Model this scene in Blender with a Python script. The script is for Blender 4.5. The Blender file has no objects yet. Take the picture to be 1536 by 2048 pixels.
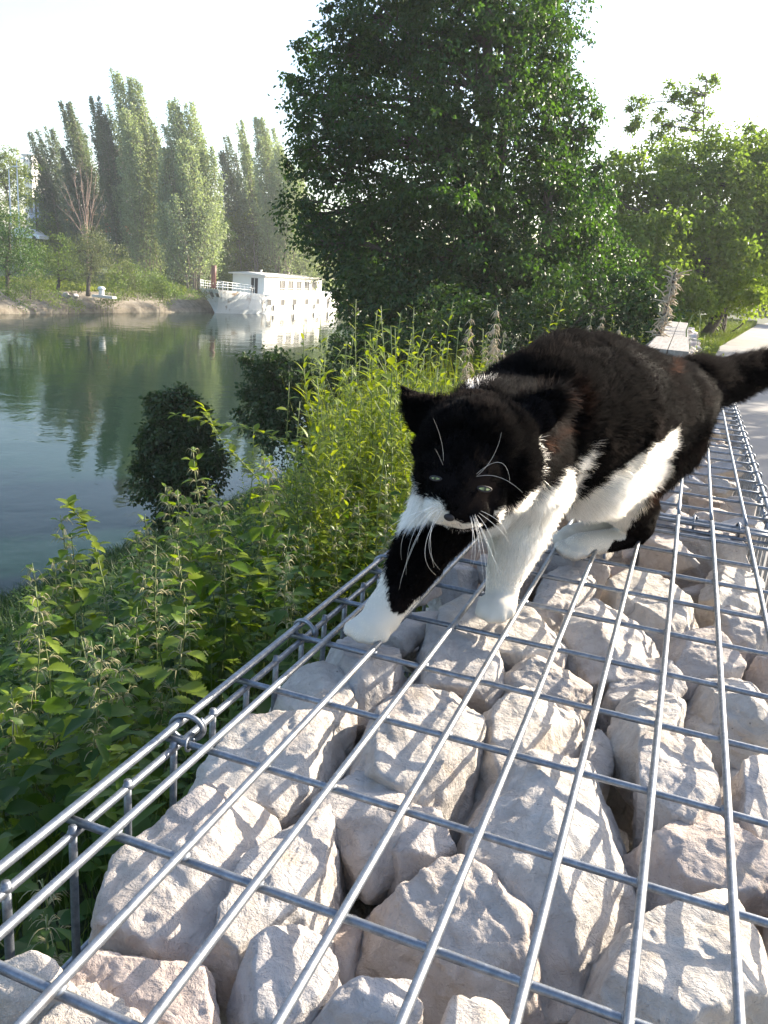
import bpy, bmesh, math, random
import numpy as np
from mathutils import Vector, Matrix, noise as mnoise

scene = bpy.context.scene
COL = scene.collection
rng = np.random.default_rng(7)
random.seed(7)

# ------------------------------------------------------------------ camera
F_PX, CX, CY = 1617.0, 768.0, 1024.0
CAM_H = 0.327


def unit(v):
    v = np.array(v, float)
    return v / np.linalg.norm(v)


_Y = unit((1400 - CX, -(604 - CY), -F_PX))
_X = unit((4718, -874, F_PX))
_X = unit(_X - _Y * _X.dot(_Y))
_Z = np.cross(_X, _Y)
RW = np.array([_X, _Y, _Z])            # world = RW @ camera vector
CAM = np.array([0.0, 0.0, CAM_H])

cam_data = bpy.data.cameras.new('camera')
cam_data.sensor_fit = 'VERTICAL'
cam_data.sensor_height = 24.0
cam_data.lens = F_PX / 2048.0 * 24.0
cam_data.clip_start = 0.02
cam_data.clip_end = 3000
cam = bpy.data.objects.new('camera', cam_data)
COL.objects.link(cam)
cam.matrix_world = Matrix([[*RW[0], CAM[0]], [*RW[1], CAM[1]], [*RW[2], CAM[2]], [0, 0, 0, 1]])
scene.camera = cam

# ------------------------------------------------------------------ light
SUN_AZ, SUN_EL = 35.0, 23.0            # azimuth measured from +Y towards +X
world = bpy.data.worlds.new('World')
scene.world = world
world.use_nodes = True
wn = world.node_tree.nodes
wl = world.node_tree.links
bg = wn['Background']
sky = wn.new('ShaderNodeTexSky')
sky.sky_type = 'NISHITA'
sky.sun_disc = False
sky.sun_elevation = math.radians(SUN_EL)
sky.sun_rotation = math.radians(SUN_AZ)
sky.air_density = 1.0
sky.dust_density = 1.9
sky.ozone_density = 1.5
wl.new(sky.outputs[0], bg.inputs[0])
bg.inputs[1].default_value = 0.14

sd = bpy.data.lights.new('sun', 'SUN')
sd.energy = 5.0
sd.angle = math.radians(0.55)
sd.color = (1.0, 0.89, 0.72)
sun = bpy.data.objects.new('sun', sd)
COL.objects.link(sun)
_az, _el = math.radians(SUN_AZ), math.radians(SUN_EL)
_sd = Vector((math.sin(_az) * math.cos(_el), math.cos(_az) * math.cos(_el), math.sin(_el)))
sun.rotation_euler = _sd.to_track_quat('Z', 'Y').to_euler()
sun.location = (3, 3, 8)

scene.view_settings.view_transform = 'Standard'
scene.view_settings.look = 'None'
scene.view_settings.gamma = 1.0
scene.view_settings.use_curve_mapping = False
scene.view_settings.exposure = 1.62
HAZE = 0.0005
scene.cycles.max_bounces = 8
scene.cycles.transparent_max_bounces = 8


# ------------------------------------------------------------------ helpers
def K(px, py, d):
    """world point seen at photograph pixel px,py at camera depth d (metres)"""
    return CAM + RW @ np.array([(px - CX) / F_PX * d, -(py - CY) / F_PX * d, -d])


def onz(px, py, z=0.0):
    d = RW @ np.array([(px - CX) / F_PX, -(py - CY) / F_PX, -1.0])
    return CAM + d * ((z - CAM[2]) / d[2])


def project(P):
    c = (np.asarray(P) - CAM) @ RW
    return CX + F_PX * c[..., 0] / -c[..., 2], CY - F_PX * c[..., 1] / -c[..., 2], -c[..., 2]


def mesh_np(name, V, Fs, mats=(), smooth=False, attrs=None, midx=None):
    """V (n,3); Fs = list of (m,k) index arrays"""
    me = bpy.data.meshes.new(name)
    V = np.ascontiguousarray(V, dtype=np.float32)
    Fs = [np.asarray(f, dtype=np.int32) for f in Fs if len(f)]
    me.vertices.add(len(V))
    me.vertices.foreach_set('co', V.ravel())
    loops = np.concatenate([f.ravel() for f in Fs])
    tot = np.concatenate([np.full(len(f), f.shape[1], np.int32) for f in Fs])
    start = np.concatenate([[0], np.cumsum(tot)[:-1]]).astype(np.int32)
    me.loops.add(len(loops))
    me.loops.foreach_set('vertex_index', loops)
    me.polygons.add(len(tot))
    me.polygons.foreach_set('loop_start', start)
    me.polygons.foreach_set('loop_total', tot)
    me.polygons.foreach_set('use_smooth', np.full(len(tot), bool(smooth)))
    for m in mats:
        me.materials.append(m)
    if midx is not None:
        me.polygons.foreach_set('material_index', np.asarray(midx, np.int32))
    if attrs:
        for k, a in attrs.items():
            at = me.attributes.new(k, 'FLOAT', 'POINT')
            at.data.foreach_set('value', np.asarray(a, np.float32))
    me.update(calc_edges=True)
    return me


class MB:
    """collects pieces that end as one mesh"""
    def __init__(s):
        s.V, s.F, s.M, s.n = [], {}, {}, 0

    def add(s, V, F, mi=0):
        V = np.asarray(V, float)
        s.V.append(V)
        F = np.asarray(F, int)
        s.F.setdefault(F.shape[1], []).append(F + s.n)
        s.M.setdefault(F.shape[1], []).append(np.full(len(F), mi))
        s.n += len(V)

    def box(s, lo, hi, mi=0):
        x0, y0, z0 = lo
        x1, y1, z1 = hi
        V = [(x0, y0, z0), (x1, y0, z0), (x1, y1, z0), (x0, y1, z0), (x0, y0, z1), (x1, y0, z1), (x1, y1, z1), (x0, y1, z1)]
        F = [(0, 3, 2, 1), (4, 5, 6, 7), (0, 1, 5, 4), (1, 2, 6, 5), (2, 3, 7, 6), (3, 0, 4, 7)]
        s.add(V, F, mi)

    def obox(s, o, ax, ay, az, mi=0):
        """box from corner o with edge vectors"""
        o, ax, ay, az = [np.asarray(v, float) for v in (o, ax, ay, az)]
        V = [o, o + ax, o + ax + ay, o + ay, o + az, o + ax + az, o + ax + ay + az, o + ay + az]
        F = [(0, 3, 2, 1), (4, 5, 6, 7), (0, 1, 5, 4), (1, 2, 6, 5), (2, 3, 7, 6), (3, 0, 4, 7)]
        s.add(V, F, mi)

    def tube(s, P, R, n=8, mi=0, cap=True):
        P = np.asarray(P, float)
        R = np.broadcast_to(np.asarray(R, float), (len(P),))
        T = np.gradient(P, axis=0)
        T /= np.linalg.norm(T, axis=1)[:, None] + 1e-12
        u = np.cross(T[0], (0, 0, 1.0))
        if np.linalg.norm(u) < .1:
            u = np.cross(T[0], (1.0, 0, 0))
        u /= np.linalg.norm(u)
        a = np.linspace(0, 2 * np.pi, n, endpoint=False)
        V = []
        for i in range(len(P)):
            u = u - T[i] * u.dot(T[i])
            u /= np.linalg.norm(u) + 1e-12
            v = np.cross(T[i], u)
            V.append(P[i] + R[i] * (np.cos(a)[:, None] * u + np.sin(a)[:, None] * v))
        V = np.concatenate(V)
        i = np.arange(len(P) - 1)[:, None] * n
        j = np.arange(n)[None]
        k = (j + 1) % n
        F = np.stack([i + j, i + k, i + n + k, i + n + j], -1).reshape(-1, 4)
        s.add(V, F, mi)
        if cap:
            base = s.n - len(V)
            s.F.setdefault(n, []).append(np.array([list(base + np.arange(n))[::-1], list(base + len(V) - n + np.arange(n))]))
            s.M.setdefault(n, []).append(np.full(2, mi))

    def mesh(s, name, mats, smooth=False):
        V = np.concatenate(s.V)
        Fs, Ms = [], []
        for k in s.F:
            Fs.append(np.concatenate(s.F[k]))
            Ms.append(np.concatenate(s.M[k]))
        return mesh_np(name, V, Fs, mats, smooth, midx=np.concatenate(Ms))


def link(name, me, parent=None, loc=None):
    o = bpy.data.objects.new(name, me)
    COL.objects.link(o)
    if parent is not None:
        o.parent = parent
    if loc is not None:
        o.location = loc
    return o


def tag(o, label=None, cat=None, group=None, kind=None):
    if label:
        o['label'] = label
    if cat:
        o['category'] = cat
    if group:
        o['group'] = group
    if kind:
        o['kind'] = kind
    return o


def thing(name, label, cat, loc=(0, 0, 0), group=None):
    o = bpy.data.objects.new(name, None)
    o.empty_display_size = .1
    COL.objects.link(o)
    o.location = loc
    return tag(o, label, cat, group)


def copy_tree(o, parent=None):
    c = o.copy()
    COL.objects.link(c)
    if parent is not None:
        c.parent = parent
    for ch in list(o.children):
        copy_tree(ch, c)
    return c


# numpy gradient-free value noise, smooth, in -1..1
_perm = rng.permutation(4096)
_val = rng.uniform(-1, 1, 4096)


def vnoise(P, freq=1.0, seed=0):
    P = np.asarray(P, float) * freq + seed * 17.31
    I = np.floor(P).astype(np.int64)
    f = P - I
    f = f * f * f * (f * (f * 6 - 15) + 10)

    def h(a, b, c):
        return _val[_perm[(_perm[(_perm[a & 4095] + b) & 4095] + c) & 4095]]
    x, y, z = I[..., 0], I[..., 1], I[..., 2]
    r = 0
    for dx in (0, 1):
        for dy in (0, 1):
            for dz in (0, 1):
                w = (f[..., 0] if dx else 1 - f[..., 0]) * (f[..., 1] if dy else 1 - f[..., 1]) * (f[..., 2] if dz else 1 - f[..., 2])
                r = r + w * h(x + dx, y + dy, z + dz)
    return r


def fbm(P, freq=1.0, oct=4, seed=0, gain=.5):
    r, a = 0, 1.0
    for i in range(oct):
        r = r + a * vnoise(P, freq * 2.03 ** i, seed + i * 3)
        a *= gain
    return r


# ------------------------------------------------------------------ materials
class N:
    def __init__(s, name):
        s.m = bpy.data.materials.new(name)
        s.m.use_nodes = True
        s.t = s.m.node_tree
        s.p = s.t.nodes['Principled BSDF']
        s.out = s.t.nodes['Material Output']

    def n(s, typ, **kw):
        nd = s.t.nodes.new('ShaderNode' + typ)
        for k, v in kw.items():
            setattr(nd, k, v)
        return nd

    def l(s, a, b):
        s.t.links.new(a, b)

    def coord(s, kind='Object'):
        return s.n('TexCoord').outputs[kind]

    def noise(s, scale, detail=4, rough=.55, vec=None, dist=0.0):
        nd = s.n('TexNoise')
        nd.inputs['Scale'].default_value = scale
        nd.inputs['Detail'].default_value = detail
        nd.inputs['Roughness'].default_value = rough
        nd.inputs['Distortion'].default_value = dist
        if vec is not None:
            s.l(vec, nd.inputs['Vector'])
        return nd.outputs['Fac']

    def ramp(s, fac, stops):
        nd = s.n('ValToRGB')
        cr = nd.color_ramp
        while len(cr.elements) < len(stops):
            cr.elements.new(.5)
        for e, (p, c) in zip(cr.elements, stops):
            e.position = p
            e.color = (*c, 1) if len(c) == 3 else c
        s.l(fac, nd.inputs[0])
        return nd.outputs[0]

    def mix(s, fac, a, b, mode='MIX'):
        nd = s.n('Mix', data_type='RGBA', blend_type=mode)
        for sock, v in ((nd.inputs[0], fac), (nd.inputs[6], a), (nd.inputs[7], b)):
            if hasattr(v, 'links') or isinstance(v, bpy.types.NodeSocket):
                s.l(v, sock)
            elif isinstance(v, (int, float)):
                sock.default_value = v
            else:
                sock.default_value = (*v, 1)
        return nd.outputs[2]

    def math(s, op, a, b=None):
        nd = s.n('Math', operation=op)
        for sock, v in ((nd.inputs[0], a), (nd.inputs[1], b)):
            if v is None:
                continue
            if isinstance(v, bpy.types.NodeSocket):
                s.l(v, sock)
            else:
                sock.default_value = v
        return nd.outputs[0]

    def bump(s, h, strength=.3, dist=.01, prev=None):
        nd = s.n('Bump')
        nd.inputs['Strength'].default_value = strength
        nd.inputs['Distance'].default_value = dist
        s.l(h, nd.inputs['Height'])
        if prev is not None:
            s.l(prev, nd.inputs['Normal'])
        return nd.outputs[0]

    def set(s, col=None, rough=None, metal=None, normal=None, spec=None):
        p = s.p
        for k, v in (('Base Color', col), ('Roughness', rough), ('Metallic', metal), ('Normal', normal), ('Specular IOR Level', spec)):
            if v is None:
                continue
            if isinstance(v, bpy.types.NodeSocket):
                s.l(v, p.inputs[k])
            else:
                p.inputs[k].default_value = (*v, 1) if isinstance(v, tuple) and len(v) == 3 else v
        return s.m


def plain(name, col, rough=.6, metal=0.0, var=.12, scale=8.0, bump=0.0, bdist=.01):
    a = N(name)
    co = a.coord()
    f = a.noise(scale, 5, .6, co)
    c0 = tuple(max(0, x * (1 - var)) for x in col)
    c1 = tuple(min(1, x * (1 + var)) for x in col)
    c = a.ramp(f, [(.3, c0), (.7, c1)])
    nm = a.bump(f, bump, bdist) if bump else None
    return a.set(c, rough, metal, nm)


def leaf_mat(name, dark, light, trans=.45, rough=.5, tint=(1.15, 1.25, .45), hue_scale=.6, spec=.35):
    """leaf: diffuse + translucent, coloured by a per-leaf value and broad noise"""
    a = N(name)
    at = a.n('Attribute', attribute_name='rnd')
    f = a.noise(hue_scale, 2, .5, a.coord())
    fac = a.math('MULTIPLY_ADD', at.outputs['Fac'], .65)
    fac.node.inputs[2].default_value = 0
    f2 = a.math('MULTIPLY', f, .5)
    fac = a.math('ADD', fac, f2)
    c = a.ramp(fac, [(.15, dark), (.85, light)])
    a.set(c, rough, None, None, spec)
    tr = a.n('BsdfTranslucent')
    tc = a.mix(1.0, c, tint, 'MULTIPLY')
    a.l(tc, tr.inputs[0])
    mx = a.n('MixShader')
    mx.inputs[0].default_value = trans
    a.l(a.p.outputs[0], mx.inputs[1])
    a.l(tr.outputs[0], mx.inputs[2])
    a.l(mx.outputs[0], a.out.inputs[0])
    return a.m
# ------------------------------------------------------------------ river, banks, path
WATER_Z = -5.8


def near_ground(x, y):
    """height of the near bank"""
    d = np.maximum(0, -0.42 - x)
    z = -0.95 - 0.25 * np.minimum(d, 1.0) - 0.50 * np.maximum(d - 1.0, 0)
    return z


def path_left(y):
    return np.interp(y, [-50, 14, 27.6, 63, 100, 160, 300], [.24, .26, .81, 3.86, 8.2, 18, 50])


def far_edge(y):
    """x of the far waterline"""
    return np.interp(y, [-200, 57, 87, 131, 180, 400], [-60.5, -58.3, -56.6, -60.0, -68, -120])


m = N('river_water')
co = m.coord()
mp = m.n('Mapping')
mp.inputs['Scale'].default_value = (1, 1, 1)
mp.inputs['Rotation'].default_value = (0, 0, .5)
m.l(co, mp.inputs[0])
n1 = m.noise(.55, 3, .5, mp.outputs[0], .3)
n2 = m.noise(3.2, 3, .55, mp.outputs[0], .2)
n3 = m.noise(.08, 2, .5, mp.outputs[0])
h = m.math('ADD', m.math('MULTIPLY', n1, 1.0), m.math('MULTIPLY', n2, .16))
patch = m.ramp(n3, [(.35, (.35, .35, .35)), (.7, (1, 1, 1))])
h = m.math('MULTIPLY', h, patch)
m.set((.006, .022, .012), .025, None, m.bump(h, .24, .15), .20)
m.p.inputs['IOR'].default_value = 1.33
WATER = m.m
y = np.linspace(-60, 420, 50)
V = np.concatenate([np.stack([np.full_like(y, -140), y, np.full_like(y, WATER_Z)], 1), np.stack([np.full_like(y, -4), y, np.full_like(y, WATER_Z)], 1)])
i = np.arange(49)
tag(link('river_water', mesh_np('river_water', V, [np.stack([i, i + 50, i + 51, i + 1], 1)], [WATER])), 'dark green-blue river water with soft ripples', kind='structure')

# near bank sheet
a = N('bank_soil')
co = a.coord()
f = a.noise(3.0, 6, .6, co)
f2 = a.noise(40, 4, .6, co)
c = a.ramp(f, [(.3, (.030, .028, .014)), (.55, (.035, .055, .018)), (.75, (.06, .085, .025))])
SOIL = a.set(c, .95, None, a.bump(f2, .6, .02))
xs = np.concatenate([np.linspace(-13, -3, 16), np.linspace(-2.8, .6, 24), np.linspace(1.5, 12, 8), [30, 80, 200]])
ys = np.concatenate([np.linspace(-60, -2, 8), np.linspace(-1, 12, 40), np.linspace(13, 60, 30), [80, 110, 150, 220, 400]])
X, Yg = np.meshgrid(xs, ys, indexing='ij')
Z = near_ground(X, Yg)
Z = Z + .05 * fbm(np.stack([X, Yg, 0 * X], -1), .9, 3, 5) * np.clip((-X - .4), 0, 1)
V = np.stack([X, Yg, Z], -1).reshape(-1, 3)
nx, ny = len(xs), len(ys)
ii, jj = np.meshgrid(np.arange(nx - 1), np.arange(ny - 1), indexing='ij')
q = (ii * ny + jj).ravel()
tag(link('river_bank', mesh_np('river_bank', V, [np.stack([q, q + ny, q + ny + 1, q + 1], 1)], [SOIL], True)), 'dark soil of the near river bank under the plants', kind='structure')

# path
a = N('path_gravel')
co = a.coord()
f = a.noise(.9, 5, .6, co)
f2 = a.noise(120, 4, .7, co)
f3 = a.noise(9, 5, .6, co)
c = a.ramp(a.math('ADD', a.math('MULTIPLY', f, .6), a.math('MULTIPLY', f2, .45)), [(.3, (.17, .16, .15)), (.75, (.32, .30, .28))])
PATH = a.set(c, .9, None, a.bump(f2, .5, .004, a.bump(f3, .3, .02)))
ys = np.concatenate([np.linspace(-20, 40, 30), np.linspace(45, 260, 40)])
L = path_left(ys)
wob = .06 * vnoise(np.stack([ys, ys * 0, ys * 0], 1), .8)
V = np.concatenate([np.stack([L + wob, ys, np.full_like(ys, -.944)], 1), np.stack([L + 3.0 + wob[::-1], ys, np.full_like(ys, -.944)], 1)])
n = len(ys)
i = np.arange(n - 1)
tag(link('path', mesh_np('path', V, [np.stack([i, i + n, i + n + 1, i + 1], 1)], [PATH])), 'pale grey riverside path beside the stone baskets', kind='structure')

# far bank : quay slope, ledge and ground behind
a = N('quay_stone')
co = a.coord()
f = a.noise(1.2, 6, .65, co)
f2 = a.noise(6, 5, .6, co)
sp = a.n('SeparateXYZ')
a.l(co, sp.inputs[0])
wet = a.ramp(a.math('ADD', a.math('MULTIPLY', sp.outputs[2], 1.0), a.math('MULTIPLY_ADD', f, .5)), [(0, (0, 0, 0)), (1, (1, 1, 1))])
c = a.ramp(f, [(.3, (.10, .08, .055)), (.5, (.19, .16, .12)), (.72, (.28, .25, .20))])
QUAY = a.set(c, .9, None, a.bump(f2, .7, .08))
a = N('far_grass_ground')
f = a.noise(.5, 5, .6, a.coord())
c = a.ramp(f, [(.3, (.035, .06, .015)), (.7, (.10, .13, .035))])
FARG = a.set(c, .95)
ys = np.linspace(-40, 260, 150)
E0 = far_edge(ys)
prof = [(0.35, -6.6), (0, -5.8), (-.25, -5.35), (-.9, -5.0), (-2.6, -4.0), (-3.0, -3.88), (-3.4, -3.85), (-6, -3.7), (-9, -3.3), (-20, -2.6), (-60, -2.0), (-400, -2.0)]
rows = []
for k, (dx, z) in enumerate(prof):
    P = np.stack([E0 + dx, ys, np.full_like(ys, z)], 1)
    if 1 < k < 5:
        P[:, 0] += .05 * fbm(P, .9, 3, k)
        P[:, 2] += .02 * fbm(P, 1.3, 3, k + 9)
    rows.append(P)
V = np.concatenate(rows)
n = len(ys)
i = np.arange(n - 1)
Fq, mi = [], []
for k in range(len(prof) - 1):
    Fq.append(np.stack([k * n + i, k * n + i + 1, (k + 1) * n + i + 1, (k + 1) * n + i], 1))
    mi.append(np.full(n - 1, 0 if k < 6 else 1))
# vertical order: split the quay and the ground
nq = 6
link_q = mesh_np('quay_slope', V, [np.concatenate(Fq[:nq])], [QUAY], False)
tag(link('quay_slope', link_q), 'sloping pale stone quay along the far bank', kind='structure')
link_g = mesh_np('far_bank_ground', V, [np.concatenate(Fq[nq:])], [FARG], True)
tag(link('far_bank_ground', link_g), 'grassy ground of the far bank under the trees', kind='structure')
# ------------------------------------------------------------------ stone baskets
a = N('limestone')
co = a.coord()
oi = a.n('ObjectInfo')
va = a.n('VectorMath', operation='ADD')
a.l(co, va.inputs[0])
a.l(oi.outputs['Location'], va.inputs[1])
P0 = va.outputs[0]
big = a.noise(14, 4, .55, P0, .4)
med = a.noise(60, 6, .65, P0, .6)
fine = a.noise(420, 5, .7, P0)
c = a.ramp(big, [(.28, (.39, .33, .30)), (.48, (.50, .465, .44)), (.66, (.545, .52, .50)), (.8, (.46, .40, .34))])
c = a.mix(.55, c, a.ramp(med, [(.3, (.36, .325, .305)), (.55, (.52, .495, .48)), (.75, (.63, .61, .59))]), 'MIX')
w1 = a.ramp(oi.outputs['Random'], [(0, (1.0, .98, .95)), (.25, (.98, .90, .84)), (.45, (.86, .86, .88)), (.65, (1.08, 1.04, .96)), (.85, (.92, .88, .83)), (1, (1.0, .84, .76))])
c = a.mix(.8, c, w1, 'MULTIPLY')
st = a.ramp(a.noise(22, 3, .5, P0, 1.0), [(.60, (0, 0, 0)), (.74, (1, 1, 1))])
c = a.mix(a.math('MULTIPLY', st, .3), c, (.50, .36, .20))
# small dark pits
vo = a.n('TexVoronoi', feature='DISTANCE_TO_EDGE')
vo.inputs['Scale'].default_value = 34
a.l(a.mix(.12, P0, a.n('TexNoise').outputs[1]), vo.inputs['Vector'])
vp = a.n('TexVoronoi')
vp.inputs['Scale'].default_value = 95
a.l(P0, vp.inputs['Vector'])
pit = a.ramp(vp.outputs['Distance'], [(.05, (1, 1, 1)), (.12, (0, 0, 0))])
msk = a.ramp(a.noise(30, 2, .5, P0), [(.56, (0, 0, 0)), (.62, (1, 1, 1))])
pit = a.math('MULTIPLY', pit, msk)
c = a.mix(a.math('MULTIPLY', pit, .6), c, (.10, .09, .085))
crack = a.ramp(vo.outputs['Distance'], [(.0, (0, 0, 0)), (.035, (1, 1, 1))])
wv = a.n('TexWave')
wv.inputs['Scale'].default_value = 24
wv.inputs['Distortion'].default_value = 9
wv.inputs['Detail'].default_value = 4
a.l(P0, wv.inputs[0])
n1 = a.bump(crack, .12, .003)
n1 = a.bump(med, .8, .008, n1)
n1 = a.bump(a.noise(170, 5, .7, P0, .5), .7, .0030, n1)
n1 = a.bump(fine, .6, .0016, n1)
STONE = a.set(c, .86, None, n1, .3)

a = N('galvanised_wire')
co = a.coord()
f = a.noise(160, 5, .7, co)
f2 = a.noise(30, 3, .6, co)
c = a.ramp(f, [(.3, (.13, .145, .17)), (.62, (.24, .26, .29)), (.8, (.42, .44, .46))])
c = a.mix(a.ramp(f2, [(.62, (0, 0, 0)), (.72, (.5, .5, .5))]), c, (.15, .12, .10))
r = a.ramp(f, [(.3, (.50, .50, .50)), (.7, (.38, .38, .38))])
WIRE = a.set(c, r, .75, a.bump(f, .35, .0006))

# ---- stone shape: a polyhedron of cut planes sampled on a sphere, then roughened
def ico(sub):
    bm = bmesh.new()
    bmesh.ops.create_icosphere(bm, subdivisions=sub, radius=1)
    V = np.array([v.co[:] for v in bm.verts])
    Fi = np.array([[v.index for v in f.verts] for f in bm.faces])
    bm.free()
    return V, Fi


ICO5, ICO4, ICO3, ICO2 = ico(6), ico(5), ico(4), ico(3)


def cut_solid(D, planes, p=22.0):
    """D unit directions, planes (n, d): radius of the rounded intersection"""
    Nn = np.array([q[0] for q in planes])
    dd = np.array([q[1] for q in planes])
    s = np.maximum(D @ Nn.T, 0) / dd[None]
    return (s ** p).sum(1) ** (-1 / p)


def rock_mesh(half, planes_extra, seed, sphere, amp=1.0, p=160.0):
    """half extents (3); returns verts centred at origin"""
    r_ = np.random.default_rng(seed)
    half = np.array(half)
    D = sphere[0]
    planes = []
    for n_, d_ in planes_extra:
        planes.append((n_, d_))
    for k in range(7):
        n_ = unit(r_.normal(size=3))
        planes.append((n_, r_.uniform(.84, 1.1)))
    r = cut_solid(D, planes, p)
    V = D * r[:, None]
    extra = []
    for k in range(6):
        n_ = unit(r_.normal(size=3) * (1, 1, 1.5) + (0, 0, .5))
        extra.append((n_, (V @ n_).max() * r_.uniform(.78, .93)))
    r = cut_solid(D, planes + extra, p)
    V = D * r[:, None]
    ext = (V.max(0) - V.min(0)) / 2
    V = (V - (V.max(0) + V.min(0)) / 2) / np.array([ext[0], ext[1], max(ext[2], .6)]) * half
    sc = half.mean()
    nrm = D / half
    nrm /= np.linalg.norm(nrm, axis=1)[:, None]
    Q = V + r_.uniform(-9, 9, 3)
    ridg = 1 - 2 * np.abs(vnoise(Q, .9 / sc, seed))
    h = .012 * fbm(Q, .8 / sc, 2, seed) + .006 * ridg
    lay = vnoise(Q @ _rot(r_) * np.array([1, 1, 3.5]), 2.2 / sc, seed + 5)
    h = h + .018 * np.sign(lay) * np.abs(lay) ** .25
    chip = np.clip(vnoise(Q, 2.6 / sc, seed + 7) - .10, 0, .25) + np.clip(vnoise(Q, 5.5 / sc, seed + 8) - .2, 0, .2)
    h = h - .075 * chip
    h = h + .011 * fbm(Q, 6 / sc, 5, seed + 11, .6)
    V = V + nrm * (h * sc * amp)[:, None]
    return V, sphere[1]


def _rot(r_):
    q, _ = np.linalg.qr(r_.normal(size=(3, 3)))
    return q


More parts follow.
